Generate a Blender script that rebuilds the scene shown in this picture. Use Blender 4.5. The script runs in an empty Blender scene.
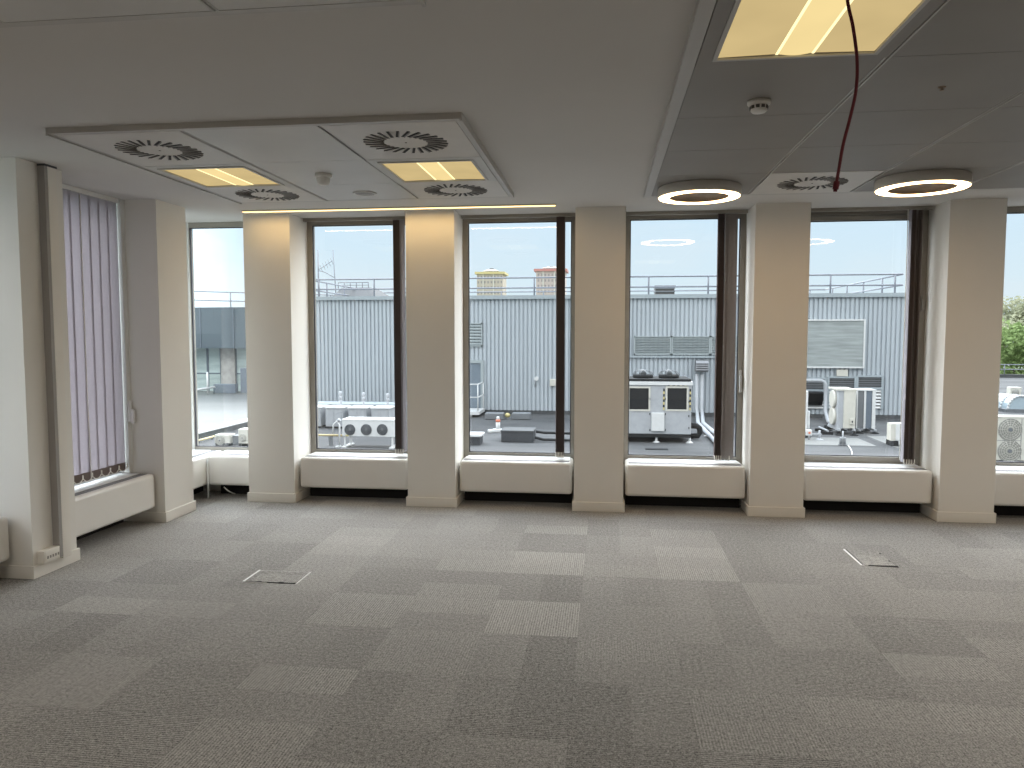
import bpy, bmesh, math, random
from mathutils import Vector, Matrix
random.seed(7)
PI = math.pi
C = bpy.context.scene.collection
# ------------------------------------------------------------------ camera
F, PITCH, YAW, HC = 745.0, 0.0673, 0.1243, 1.58
cam = bpy.data.cameras.new('camera'); cam.sensor_width = 36; cam.lens = F/1024*36
cam.clip_start = .05; cam.clip_end = 2000
co = bpy.data.objects.new('camera', cam); C.objects.link(co)
co.location = (0, 0, HC); co.rotation_euler = (PI/2-PITCH, 0, YAW)
bpy.context.scene.camera = co

def at(px, py, axis, val):
    """point of the photograph carried onto the real plane (axis = val) it lies on"""
    x, y, z = (px-512)/F, 1.0, -(py-384)/F
    cp, sp = math.cos(PITCH), math.sin(PITCH)
    y, z = y*cp+z*sp, -y*sp+z*cp
    c, s = math.cos(YAW), math.sin(YAW)
    d = (x*c-y*s, x*s+y*c, z)
    o = (0, 0, HC)
    t = (val-o[axis])/d[axis]
    return Vector((d[0]*t, d[1]*t, HC+d[2]*t))

# ------------------------------------------------------------------ materials
def nodes(name):
    m = bpy.data.materials.new(name); m.use_nodes = True
    nt = m.node_tree
    return m, nt, nt.nodes['Principled BSDF'], nt.nodes['Material Output']
def mat(name, col, rough=.6, metal=0, var=.06, scale=6, bump=0, bscale=60, stretch=(1, 1, 1), emit=0, spec=None):
    m, nt, b, out = nodes(name)
    tc = nt.nodes.new('ShaderNodeTexCoord'); mp = nt.nodes.new('ShaderNodeMapping')
    mp.inputs['Scale'].default_value = stretch
    nt.links.new(tc.outputs['Object'], mp.inputs[0])
    n = nt.nodes.new('ShaderNodeTexNoise'); n.inputs['Scale'].default_value = scale; n.inputs['Detail'].default_value = 4
    nt.links.new(mp.outputs[0], n.inputs['Vector'])
    r = nt.nodes.new('ShaderNodeValToRGB')
    r.color_ramp.elements[0].position = .3; r.color_ramp.elements[1].position = .7
    r.color_ramp.elements[0].color = tuple(max(0, c*(1-var)) for c in col)+(1,)
    r.color_ramp.elements[1].color = tuple(min(1, c*(1+var)) for c in col)+(1,)
    nt.links.new(n.outputs['Fac'], r.inputs[0]); nt.links.new(r.outputs[0], b.inputs['Base Color'])
    b.inputs['Roughness'].default_value = rough; b.inputs['Metallic'].default_value = metal
    if spec is not None: b.inputs['Specular IOR Level'].default_value = spec
    if emit:
        nt.links.new(r.outputs[0], b.inputs['Emission Color']); b.inputs['Emission Strength'].default_value = emit
    if bump:
        n2 = nt.nodes.new('ShaderNodeTexNoise'); n2.inputs['Scale'].default_value = bscale
        nt.links.new(mp.outputs[0], n2.inputs['Vector'])
        bp = nt.nodes.new('ShaderNodeBump'); bp.inputs['Strength'].default_value = bump; bp.inputs['Distance'].default_value = .01
        nt.links.new(n2.outputs['Fac'], bp.inputs['Height']); nt.links.new(bp.outputs[0], b.inputs['Normal'])
    return m
def emis(name, col, s, var=.04):
    m, nt, b, out = nodes(name)
    nt.nodes.remove(b)
    e = nt.nodes.new('ShaderNodeEmission'); e.inputs['Strength'].default_value = s
    n = nt.nodes.new('ShaderNodeTexNoise'); n.inputs['Scale'].default_value = 3
    tc = nt.nodes.new('ShaderNodeTexCoord'); nt.links.new(tc.outputs['Object'], n.inputs['Vector'])
    r = nt.nodes.new('ShaderNodeValToRGB')
    r.color_ramp.elements[0].color = tuple(c*(1-var) for c in col)+(1,)
    r.color_ramp.elements[1].color = tuple(c*(1+var) for c in col)+(1,)
    nt.links.new(n.outputs['Fac'], r.inputs[0]); nt.links.new(r.outputs[0], e.inputs['Color'])
    nt.links.new(e.outputs[0], out.inputs[0])
    return m
def glass_mat():
    m, nt, b, out = nodes('window_glass'); nt.nodes.remove(b)
    t = nt.nodes.new('ShaderNodeBsdfTransparent'); t.inputs[0].default_value = (.955, .97, .968, 1)
    g = nt.nodes.new('ShaderNodeBsdfGlossy'); g.inputs['Roughness'].default_value = 0; g.inputs[0].default_value = (1, 1, 1, 1)
    lw = nt.nodes.new('ShaderNodeLayerWeight'); lw.inputs['Blend'].default_value = .5
    p = nt.nodes.new('ShaderNodeMath'); p.operation = 'POWER'; p.inputs[1].default_value = 5
    a = nt.nodes.new('ShaderNodeMath'); a.operation = 'MULTIPLY_ADD'; a.inputs[1].default_value = .85; a.inputs[2].default_value = .06
    nt.links.new(lw.outputs['Facing'], p.inputs[0]); nt.links.new(p.outputs[0], a.inputs[0])
    mx = nt.nodes.new('ShaderNodeMixShader'); nt.links.new(a.outputs[0], mx.inputs[0])
    nt.links.new(t.outputs[0], mx.inputs[1]); nt.links.new(g.outputs[0], mx.inputs[2]); nt.links.new(mx.outputs[0], out.inputs[0])
    return m
def fabric_mat(name, col, trans=.5, clear=.0):
    m, nt, b, out = nodes(name); nt.nodes.remove(b)
    tc = nt.nodes.new('ShaderNodeTexCoord')
    n = nt.nodes.new('ShaderNodeTexNoise'); n.inputs['Scale'].default_value = 40
    nt.links.new(tc.outputs['Object'], n.inputs['Vector'])
    r = nt.nodes.new('ShaderNodeValToRGB')
    r.color_ramp.elements[0].color = tuple(c*.95 for c in col)+(1,); r.color_ramp.elements[1].color = tuple(min(1, c*1.05) for c in col)+(1,)
    nt.links.new(n.outputs['Fac'], r.inputs[0])
    d = nt.nodes.new('ShaderNodeBsdfDiffuse'); t = nt.nodes.new('ShaderNodeBsdfTranslucent')
    nt.links.new(r.outputs[0], d.inputs[0]); nt.links.new(r.outputs[0], t.inputs[0])
    mx = nt.nodes.new('ShaderNodeMixShader'); mx.inputs[0].default_value = trans
    nt.links.new(d.outputs[0], mx.inputs[1]); nt.links.new(t.outputs[0], mx.inputs[2])
    res = mx
    if clear:
        tr = nt.nodes.new('ShaderNodeBsdfTransparent'); m2 = nt.nodes.new('ShaderNodeMixShader'); m2.inputs[0].default_value = clear
        nt.links.new(mx.outputs[0], m2.inputs[1]); nt.links.new(tr.outputs[0], m2.inputs[2]); res = m2
    nt.links.new(res.outputs[0], out.inputs[0])
    return m
def carpet_mat():
    m, nt, b, out = nodes('carpet_tiles'); L = nt.links.new
    N = lambda t: nt.nodes.new(t)
    def mt(op, a, bb=None, c=None):
        n = N('ShaderNodeMath'); n.operation = op
        for i, v in enumerate((a, bb, c)):
            if v is None: continue
            if isinstance(v, (int, float)): n.inputs[i].default_value = v
            else: L(v, n.inputs[i])
        return n.outputs[0]
    tc = N('ShaderNodeTexCoord'); sx = N('ShaderNodeSeparateXYZ'); L(tc.outputs['Object'], sx.inputs[0])
    x, y = sx.outputs[0], sx.outputs[1]
    def cell(w, h, ox, oy):
        cx = mt('FLOOR', mt('DIVIDE', mt('ADD', x, ox), w)); cy = mt('FLOOR', mt('DIVIDE', mt('ADD', y, oy), h))
        cb = N('ShaderNodeCombineXYZ'); L(cx, cb.inputs[0]); L(cy, cb.inputs[1])
        wn = N('ShaderNodeTexWhiteNoise'); wn.noise_dimensions = '2D'; L(cb.outputs[0], wn.inputs['Vector'])
        s2 = N('ShaderNodeSeparateColor'); L(wn.outputs['Color'], s2.inputs[0])
        return wn.outputs['Value'], s2.outputs[0]
    v1, r1 = cell(.5, .5, .13, .2)
    v2, r2 = cell(.5, .25, .13, .2)
    v3, r3 = cell(.25, .5, .13, .2)
    pick = mt('GREATER_THAN', r1, .5)
    plank = mt('ADD', mt('MULTIPLY', v2, pick), mt('MULTIPLY', v3, mt('SUBTRACT', 1, pick)))
    bright = mt('ADD', mt('MULTIPLY', v1, .24), mt('MULTIPLY', plank, .26))
    # ribs, turned a quarter from tile to tile
    def rib(c, other):
        nz = N('ShaderNodeTexNoise'); nz.inputs['Scale'].default_value = 26
        mp = N('ShaderNodeMapping'); mp.inputs['Scale'].default_value = (4, .5, 1) if c is x else (.5, 4, 1)
        L(tc.outputs['Object'], mp.inputs[0]); L(mp.outputs[0], nz.inputs['Vector'])
        wob = mt('MULTIPLY', nz.outputs['Fac'], .6)
        s = mt('SINE', mt('ADD', mt('MULTIPLY', c, 2*PI/.0135), mt('MULTIPLY', wob, 6)))
        return mt('MULTIPLY', s, nz.outputs['Fac'])
    ribs = mt('ADD', mt('MULTIPLY', rib(x, y), pick), mt('MULTIPLY', rib(y, x), mt('SUBTRACT', 1, pick)))
    amp = mt('MULTIPLY', mt('POWER', r2, 1.1), .75)
    n1 = N('ShaderNodeTexNoise'); n1.inputs['Scale'].default_value = 150; n1.inputs['Detail'].default_value = 5; n1.inputs['Roughness'].default_value = .75
    L(tc.outputs['Object'], n1.inputs['Vector'])
    n2 = N('ShaderNodeTexNoise'); n2.inputs['Scale'].default_value = 1.3; L(tc.outputs['Object'], n2.inputs['Vector'])
    n3 = N('ShaderNodeTexNoise'); n3.inputs['Scale'].default_value = 55; n3.inputs['Detail'].default_value = 3; n3.inputs['Roughness'].default_value = .8
    L(tc.outputs['Object'], n3.inputs['Vector'])
    spk = mt('ADD', mt('MULTIPLY', mt('SUBTRACT', n1.outputs['Fac'], .5), 4.6), mt('MULTIPLY', mt('SUBTRACT', n3.outputs['Fac'], .5), 2.4))
    tot = mt('ADD', mt('ADD', .72, bright), mt('ADD', mt('MULTIPLY', ribs, amp), spk))
    tot = mt('MULTIPLY', tot, mt('MULTIPLY_ADD', n2.outputs['Fac'], .3, .85))
    # joints
    def joint(c, o):
        fr = mt('FRACT', mt('DIVIDE', mt('ADD', c, o), .5))
        return mt('LESS_THAN', mt('MINIMUM', fr, mt('SUBTRACT', 1, fr)), .004)
    j = mt('MAXIMUM', joint(x, .13), joint(y, .2))
    tot = mt('MULTIPLY', tot, mt('SUBTRACT', 1, mt('MULTIPLY', j, .10)))
    mx = N('ShaderNodeMix'); mx.data_type = 'RGBA'; mx.blend_type = 'MULTIPLY'; mx.inputs[0].default_value = 1
    mx.inputs[6].default_value = (.285, .277, .265, 1)
    cb = N('ShaderNodeCombineColor')
    for i in range(3): L(tot, cb.inputs[i])
    L(cb.outputs[0], mx.inputs[7]); L(mx.outputs[2], b.inputs['Base Color'])
    b.inputs['Roughness'].default_value = .9; b.inputs['Specular IOR Level'].default_value = .25
    b.inputs['Sheen Weight'].default_value = .35; b.inputs['Sheen Roughness'].default_value = .5; b.inputs['Sheen Tint'].default_value = (.75, .73, .70, 1)
    bp = N('ShaderNodeBump'); bp.inputs['Strength'].default_value = .5; bp.inputs['Distance'].default_value = .004
    L(n1.outputs['Fac'], bp.inputs['Height']); L(bp.outputs[0], b.inputs['Normal'])
    return m
def roof_mat():
    m, nt, b, out = nodes('roof_felt'); L = nt.links.new
    tc = nt.nodes.new('ShaderNodeTexCoord')
    mp = nt.nodes.new('ShaderNodeMapping'); mp.inputs['Scale'].default_value = (.18, .5, 1)
    L(tc.outputs['Object'], mp.inputs[0])
    n = nt.nodes.new('ShaderNodeTexNoise'); n.inputs['Scale'].default_value = 1.0; n.inputs['Detail'].default_value = 6
    L(mp.outputs[0], n.inputs['Vector'])
    r = nt.nodes.new('ShaderNodeValToRGB')
    r.color_ramp.elements[0].position = .32; r.color_ramp.elements[1].position = .66
    r.color_ramp.elements[0].color = (.040, .041, .043, 1); r.color_ramp.elements[1].color = (.088, .088, .089, 1)
    L(n.outputs['Fac'], r.inputs[0])
    br = nt.nodes.new('ShaderNodeTexBrick'); br.inputs['Scale'].default_value = 1; br.inputs['Brick Width'].default_value = 8; br.inputs['Row Height'].default_value = 1.0
    br.inputs['Mortar Size'].default_value = .02; br.inputs['Color1'].default_value = (.92, .92, .92, 1); br.inputs['Color2'].default_value = (1.05, 1.05, 1.05, 1); br.inputs['Mortar'].default_value = (.6, .6, .6, 1)
    L(tc.outputs['Object'], br.inputs['Vector'])
    mx = nt.nodes.new('ShaderNodeMix'); mx.data_type = 'RGBA'; mx.blend_type = 'MULTIPLY'; mx.inputs[0].default_value = 1
    L(r.outputs[0], mx.inputs[6]); L(br.outputs['Color'], mx.inputs[7]); L(mx.outputs[2], b.inputs['Base Color'])
    b.inputs['Roughness'].default_value = .85; b.inputs['Specular IOR Level'].default_value = .25
    return m
def tower_mat(name, wall, win):
    m, nt, b, out = nodes(name); L = nt.links.new
    tc = nt.nodes.new('ShaderNodeTexCoord'); sx = nt.nodes.new('ShaderNodeSeparateXYZ'); L(tc.outputs['Object'], sx.inputs[0])
    def mt(op, a, bb):
        n = nt.nodes.new('ShaderNodeMath'); n.operation = op
        for i, v in enumerate((a, bb)):
            if isinstance(v, (int, float)): n.inputs[i].default_value = v
            else: L(v, n.inputs[i])
        return n.outputs[0]
    fx = mt('FRACT', mt('DIVIDE', sx.outputs[0], 1.9), 0); fz = mt('FRACT', mt('DIVIDE', sx.outputs[2], 3.0), 0)
    a = mt('MULTIPLY', mt('GREATER_THAN', fx, .3), mt('LESS_THAN', fx, .75)); c = mt('MULTIPLY', mt('GREATER_THAN', fz, .35), mt('LESS_THAN', fz, .8))
    k = mt('MULTIPLY', a, c)
    mx = nt.nodes.new('ShaderNodeMix'); mx.data_type = 'RGBA'; L(k, mx.inputs[0]); mx.inputs[6].default_value = wall+(1,); mx.inputs[7].default_value = win+(1,)
    L(mx.outputs[2], b.inputs['Base Color']); b.inputs['Roughness'].default_value = .8
    return m
M = {}
M['paint'] = mat('wall_paint', (.83, .81, .765), .75, var=.015, scale=2, bump=.05, bscale=180)
M['skirt'] = mat('skirting_paint', (.86, .835, .78), .5, var=.02)
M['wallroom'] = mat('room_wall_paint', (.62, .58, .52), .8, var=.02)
M['plaster'] = mat('ceiling_plaster', (.62, .605, .585), .9, var=.02, scale=1.2)
M['tile'] = mat('metal_ceiling_tile', (.60, .595, .58), .5, var=.05, scale=2, metal=0)
M['tile_dark'] = mat('tile_gap', (.22, .22, .215), .8)
M['trim'] = mat('ceiling_trim', (.50, .49, .47), .45, var=.02)
M['frame'] = mat('window_frame_taupe', (.30, .283, .25), .45, var=.05)
M['frame_dark'] = mat('window_frame_shadow', (.10, .09, .08), .5)
M['frame_white'] = mat('window_frame_white', (.78, .79, .78), .4, var=.02)  # white puts the daylight on the left window frames into their colour
M['gasket'] = mat('window_gasket', (.05, .05, .06), .5)
M['glass'] = glass_mat()
M['casing'] = mat('casing_enamel', (.83, .81, .77), .38, var=.015, scale=3)
M['grille'] = mat('casing_grille', (.22, .22, .23), .5)
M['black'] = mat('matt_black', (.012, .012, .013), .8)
M['board'] = mat('window_board', (.82, .83, .83), .3, var=.02)
M['carpet'] = carpet_mat()
M['steel'] = mat('brushed_steel', (.85, .85, .85), .35, metal=0, var=.03)
M['blind_dark'] = fabric_mat('blind_fabric_brown', (.185, .155, .15), .25)
M['blind_mid'] = fabric_mat('blind_fabric_grey_brown', (.32, .295, .29), .25)
M['blind_light'] = fabric_mat('blind_fabric_grey', (.50, .48, .52), .35)
M['blind_back'] = fabric_mat('blind_fabric_mauve', (.53, .495, .53), .62, .07)
M['blind_hem'] = fabric_mat('blind_hem_weight', (.25, .21, .20), .2)
M['chain'] = mat('blind_chain', (.85, .83, .78), .5)
M['rail_w'] = mat('blind_headrail', (.78, .78, .77), .4)
M['trunk'] = mat('trunking_plastic', (.83, .80, .74), .5, var=.02)
M['trunk_shade'] = mat('trunking_shade_side', (.36, .345, .33), .55, var=.03)
M['socket'] = mat('socket_plastic', (.83, .80, .74), .45, var=.02)
M['port'] = mat('socket_port', (.30, .28, .26), .6)
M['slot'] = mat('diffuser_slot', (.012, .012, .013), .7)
M['vane'] = mat('diffuser_vane', (.30, .29, .28), .5)
M['tile_shaded'] = mat('shaded_ceiling_tile', (.27, .257, .238), .55, var=.05, scale=2)  # darker copy of the metal tile, dim light put into its colour
M['plate'] = mat('diffuser_plate', (.64, .62, .59), .5, var=.03)
M['det'] = mat('detector_plastic', (.74, .73, .70), .45, var=.02)
M['det_dark'] = mat('detector_vent', (.09, .085, .08), .6)
M['light_side'] = emis('lamp_wing', (1.0, .76, .36), .62, .16)
M['light_mid'] = emis('lamp_basket', (1.0, .78, .36), .92, .08)
M['light_line'] = emis('lamp_line', (1.0, .84, .45), 1.5)
M['led'] = emis('led_strip', (1.0, .70, .30), 2.9)
M['ring'] = emis('ring_lamp', (1.0, .66, .33), 14.0)
M['ring_in'] = mat('ring_inner', (.33, .26, .20), .7)
M['cable'] = mat('red_cable', (.13, .008, .018), .6, var=.05)
M['white_metal'] = mat('white_metal', (0.533, 0.533, 0.527), .4, var=.04)
M['cream_metal'] = mat('cream_metal', (0.48, 0.462, 0.408), .5, var=.05)
M['grey_metal'] = mat('grey_metal', (.32, .33, .345), .5, var=.06)
M['mid_metal'] = mat('mid_grey_metal', (.13, .137, .145), .5, var=.08)
M['dark_metal'] = mat('dark_metal', (.022, .023, .024), .85, spec=.15, var=.1)
M['fan'] = mat('fan_guard', (.05, .055, .065), .5)
M['fan_pale'] = mat('fan_guard_pale', (0.252, 0.246, 0.222), .6, var=.1)
M['clad'] = mat('cladding', (.35, .38, .405), .45, var=.05, scale=.5, stretch=(1, 1, .2))
M['coping'] = mat('coping', (0.275, 0.308, 0.325), .5, var=.04)
M['plinth'] = mat('plinth', (.05, .053, .056), .7, var=.15)
M['panel'] = mat('weathered_panel', (.25, .27, .265), .6, var=.22, scale=2.2, stretch=(.5, 1, 5))
M['louvre'] = mat('louvre', (.27, .30, .305), .5, var=.05)
M['louvre_gap'] = mat('louvre_gap', (.09, .09, .09), .7)
M['door_grey'] = mat('door_grey', (0.132, 0.162, 0.192), .6)
M['galv'] = mat('galvanised_rail', (.16, .17, .20), .5, var=.06)
M['roof'] = roof_mat()
M['roof_pale'] = mat('roof_walkway', (.125, .125, .118), .7, var=.12, scale=1.5)
M['block'] = mat('felt_block', (.034, .037, .042), .7, var=.12, scale=3)
M['yellow'] = mat('yellow_pipe', (.44, .35, .18), .5)
M['hazard'] = mat('hazard_yellow', (0.48, 0.408, 0.18), .5)
M['orange'] = mat('orange_band', (0.504, 0.154, 0.084), .5)
M['lb_blue'] = mat('blue_fascia', (.072, .098, .115), .5, var=.06, scale=.6)
M['lb_glass'] = mat('far_glazing', (0.375, 0.45, 0.435), .25, var=.25, scale=.8, stretch=(.5, 1, 3))
M['lb_brick'] = mat('far_brick', (0.35, 0.336, 0.315), .8, var=.15, scale=4)
M['lb_dark'] = mat('far_dark', (0.108, 0.132, 0.162), .6)
M['pyr'] = mat('slate_roof', (.032, .034, .037), .7, var=.06)
M['brown'] = mat('vent_box_brown', (.06, .055, .05), .6)
M['dome'] = mat('rooflight_dome', (0.33, 0.396, 0.432), .25, var=.06)
M['tower_y'] = tower_mat('tower_wall_pale', (.36, .315, .255), (.19, .18, .175))
M['tower_r'] = tower_mat('tower_wall_pink', (.37, .31, .28), (.20, .18, .18))
M['roof_y'] = mat('tower_roof_yellow', (.44, .37, .17), .6)
M['roof_r'] = mat('tower_roof_red', (.38, .16, .14), .6)
M['bark'] = mat('bark', (.16, .12, .09), .9)
M['roof_wet_hazy'] = mat('hazy_wet_roof', (.085, .088, .086), .5, var=.2, scale=1.2, stretch=(.15, .6, 1))  # pale colour stands in for haze and wet sheen on the left roof
M['ground'] = mat('far_ground', (.20, .22, .18), .9, var=.2, scale=.05)
def leaf_mat(name, a, bcol):
    m, nt, b, out = nodes(name); nt.nodes.remove(b); L = nt.links.new
    tc = nt.nodes.new('ShaderNodeTexCoord'); n = nt.nodes.new('ShaderNodeTexNoise'); n.inputs['Scale'].default_value = .9
    L(tc.outputs['Object'], n.inputs['Vector'])
    r = nt.nodes.new('ShaderNodeValToRGB'); r.color_ramp.elements[0].position = .35; r.color_ramp.elements[1].position = .65
    r.color_ramp.elements[0].color = a+(1,); r.color_ramp.elements[1].color = bcol+(1,)
    L(n.outputs['Fac'], r.inputs[0])
    d = nt.nodes.new('ShaderNodeBsdfDiffuse'); t = nt.nodes.new('ShaderNodeBsdfTranslucent'); mx = nt.nodes.new('ShaderNodeMixShader'); mx.inputs[0].default_value = .35
    L(r.outputs[0], d.inputs[0]); L(r.outputs[0], t.inputs[0]); L(d.outputs[0], mx.inputs[1]); L(t.outputs[0], mx.inputs[2]); L(mx.outputs[0], out.inputs[0])
    return m
M['leaf'] = leaf_mat('foliage_green', (.12, .175, .06), (.27, .35, .15))
M['leaf2'] = leaf_mat('foliage_olive', (.22, .235, .15), (.36, .36, .25))

# ------------------------------------------------------------------ mesh builder
WL = {}
class B:
    def __init__(s): s.v = []; s.f = []; s.mi = []; s.sm = []
    def add(s, vs, fs, mi=0, smooth=False):
        n = len(s.v); s.v += [tuple(v) for v in vs]
        for f in fs: s.f.append(tuple(i+n for i in f)); s.mi.append(mi); s.sm.append(smooth)
        return s
    def box(s, x0, x1, y0, y1, z0, z1, mi=0):
        x0, x1 = min(x0, x1), max(x0, x1); y0, y1 = min(y0, y1), max(y0, y1); z0, z1 = min(z0, z1), max(z0, z1)
        return s.add([(x0,y0,z0),(x1,y0,z0),(x1,y1,z0),(x0,y1,z0),(x0,y0,z1),(x1,y0,z1),(x1,y1,z1),(x0,y1,z1)],
                     [(0,3,2,1),(4,5,6,7),(0,1,5,4),(1,2,6,5),(2,3,7,6),(3,0,4,7)], mi)
    def obox(s, c, u, v, w, mi=0):
        c, u, v, w = Vector(c), Vector(u), Vector(v), Vector(w)
        P = [c+a*u+b*v+d*w for d in (-1, 1) for a, b in ((-1,-1),(1,-1),(1,1),(-1,1))]
        return s.add(P, [(0,3,2,1),(4,5,6,7),(0,1,5,4),(1,2,6,5),(2,3,7,6),(3,0,4,7)], mi)
    def cyl(s, p0, p1, r, r1=None, n=12, mi=0):
        p0, p1 = Vector(p0), Vector(p1); r1 = r if r1 is None else r1
        d = (p1-p0).normalized(); a = d.orthogonal().normalized(); b = d.cross(a)
        vs = [p0+(a*math.cos(2*PI*i/n)+b*math.sin(2*PI*i/n))*r for i in range(n)]+[p1+(a*math.cos(2*PI*i/n)+b*math.sin(2*PI*i/n))*r1 for i in range(n)]
        s.add(vs, [(i,(i+1)%n,n+(i+1)%n,n+i) for i in range(n)], mi, True)
        return s.add(vs, [tuple(range(n-1,-1,-1)), tuple(range(n,2*n))], mi)
    def sweep(s, pts, r, n=8, mi=0):
        pts = [Vector(p) for p in pts]; rings = []; prev = None
        for i, p in enumerate(pts):
            d = (pts[min(i+1, len(pts)-1)]-pts[max(i-1, 0)]).normalized()
            a = d.orthogonal().normalized() if prev is None else (prev-d*prev.dot(d)).normalized()
            prev = a; b = d.cross(a)
            rings.append([p+(a*math.cos(2*PI*k/n)+b*math.sin(2*PI*k/n))*r for k in range(n)])
        vs = [v for rg in rings for v in rg]
        s.add(vs, [(i*n+k, i*n+(k+1)%n, (i+1)*n+(k+1)%n, (i+1)*n+k) for i in range(len(pts)-1) for k in range(n)], mi, True)
        return s.add(vs, [tuple(range(n-1,-1,-1)), tuple(range((len(pts)-1)*n, len(pts)*n))], mi)
    def lathe(s, c, prof, n=32, mi=0, ax=2):
        vs = []
        for r, z in prof:
            for k in range(n):
                a, b = r*math.cos(2*PI*k/n), r*math.sin(2*PI*k/n)
                vs.append((c[0]+a, c[1]+b, c[2]+z) if ax == 2 else (c[0]+a, c[1]+z, c[2]+b))
        return s.add(vs, [(i*n+k, i*n+(k+1)%n, (i+1)*n+(k+1)%n, (i+1)*n+k) for i in range(len(prof)-1) for k in range(n)], mi, True)
    def prism(s, poly, ax, a0, a1, mi=0):
        n = len(poly)
        def pt(u, v, a): return {0: (a, u, v), 1: (u, a, v), 2: (u, v, a)}[ax]
        vs = [pt(u, v, a0) for u, v in poly]+[pt(u, v, a1) for u, v in poly]
        return s.add(vs, [(i,(i+1)%n,n+(i+1)%n,n+i) for i in range(n)]+[tuple(range(n-1,-1,-1)), tuple(range(n,2*n))], mi)
    def quad(s, a, b, c, d, mi=0): return s.add([a, b, c, d], [(0, 1, 2, 3)], mi)
    def build(s, name, m, parent=None, origin=None, bevel=0, seg=3, label=None):
        off = Vector(WL[parent.name]) if parent else Vector(origin or (0, 0, 0))
        me = bpy.data.meshes.new(name)
        me.from_pydata([tuple(Vector(v)-off) for v in s.v], [], s.f)
        for mm in (m if isinstance(m, (list, tuple)) else [m]): me.materials.append(mm)
        for p, i, sm in zip(me.polygons, s.mi, s.sm): p.material_index = i; p.use_smooth = sm
        bm = bmesh.new(); bm.from_mesh(me)
        bmesh.ops.remove_doubles(bm, verts=bm.verts, dist=1e-5)
        bmesh.ops.recalc_face_normals(bm, faces=bm.faces)
        bm.to_mesh(me); bm.free()
        o = bpy.data.objects.new(name, me); C.objects.link(o)
        if parent: o.parent = parent
        else: o.location = off
        if bevel:
            md = o.modifiers.new('bevel', 'BEVEL'); md.width = bevel; md.segments = seg; md.limit_method = 'ANGLE'; md.angle_limit = .6
            for p in me.polygons: p.use_smooth = True
            wn = o.modifiers.new('normals', 'WEIGHTED_NORMAL'); wn.keep_sharp = True
        WL[o.name] = off
        if label: o['label'] = label
        return o
def tag(o, label=None, cat=None, group=None, kind=None):
    if label: o['label'] = label
    if cat: o['category'] = cat
    if group: o['group'] = group
    if kind: o['kind'] = kind
    return o
def empty(name, loc, label, cat, group=None, kind=None):
    o = bpy.data.objects.new(name, None); C.objects.link(o); o.location = loc; o.empty_display_size = .1
    WL[o.name] = Vector(loc)
    return tag(o, label, cat, group, kind)
def dup(root, loc, label=None, rotz=None):
    r = root.copy(); C.objects.link(r); r.location = loc
    if rotz is not None: r.rotation_euler = (0, 0, rotz)
    if label: r['label'] = label
    for ch in list(root.children):
        c = ch.copy(); C.objects.link(c); c.parent = r
        for g in ch.children:
            d = g.copy(); C.objects.link(d); d.parent = c
    return r
def struct(o, label, cat): return tag(o, label, cat, None, 'structure')

# ------------------------------------------------------------------ room shell
H, D, XL = 2.677, 6.5914, -3.652          # ceiling height, face of the window piers, face of the left piers
FY, FX = 7.0, -4.12
FX7 = -3.93                               # face of the left window liner                       # planes of the window frames
RAFT = H-.03
COLS = [(-3.3236, -2.8763), (-1.7873, -1.3433), (-.2669, .1684), (1.2536, 1.7024), (2.7987, 3.2337), (4.32, 4.76)]
XR, YB = 8.4, -4.0
struct(B().box(-4.25, XR+.1, YB-.1, 7.12, -.2, 0).build('floor', M['carpet']), 'grey carpet tile floor across the whole office', 'floor')
struct(B().box(-4.25, XR+.1, YB-.1, 7.2, H, H+.3).build('ceiling', M['plaster']), 'plain plaster ceiling over the office', 'ceiling')
struct(B().box(-4.2, XR+.1, YB-.1, YB, 0, H).build('wall_front', M['wallroom']), 'plain wall behind the camera', 'wall')
struct(B().box(XR, XR+.1, YB, 7.12, 0, H).build('wall_right', M['wallroom']), 'plain wall at the far right of the office', 'wall')
PB = 7.12
pier_names = ['first pier from the left on the window wall, beside the corner window', 'second pier from the left on the window wall', 'third pier from the left on the window wall, without strip light above',
              'fourth pier from the left on the window wall', 'fifth pier from the left on the window wall, by the right edge', 'pier beyond the right edge of the window wall']
for i, (a, b) in enumerate(COLS):
    bb = B().box(a, b, D, PB, 0, H)
    o = struct(bb.build('wall_back', M['paint'], origin=((a+b)/2, D, 0)), 'cream painted '+pier_names[i], 'pier')
    s = .015
    k = B().prism([(a-s, D-s), (b+s, D-s), (b+s, 6.9), (b, 6.9), (b, D), (a, D), (a, 6.9), (a-s, 6.9)], 2, 0, .086)
    struct(k.build('baseboard_back', M['skirt'], origin=((a+b)/2, D, 0), bevel=.003, seg=1), 'cream skirting around the '+pier_names[i], 'skirting')
struct(B().box(4.76, XR, D, PB, 0, H).build('wall_back', M['paint'], origin=(6, D, 0)), 'cream wall right of the last window', 'wall')
LP = [(4.30, 4.7007), (5.7606, 6.194), (2.825, 3.225)]
lp_names = ['pier of the left wall carrying the cable trunking', 'pier of the left wall between the blind and the corner window', 'pier of the left wall before the left edge of the view']
for (a, b), nm in zip(LP, lp_names):
    struct(B().box(-4.25, XL, a, b, 0, H).build('wall_left', M['paint'], origin=(XL, (a+b)/2, 0)), 'cream painted '+nm, 'pier')
    s = .015
    k = B().prism([(XL+s, a-s), (XL+s, b+s), (-3.95, b+s), (-3.95, b), (XL, b), (XL, a), (-3.95, a), (-3.95, a-s)], 2, 0, .086)
    struct(k.build('baseboard_left', M['skirt'], origin=(XL, (a+b)/2, 0), bevel=.003, seg=1), 'cream skirting around the '+nm, 'skirting')
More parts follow.
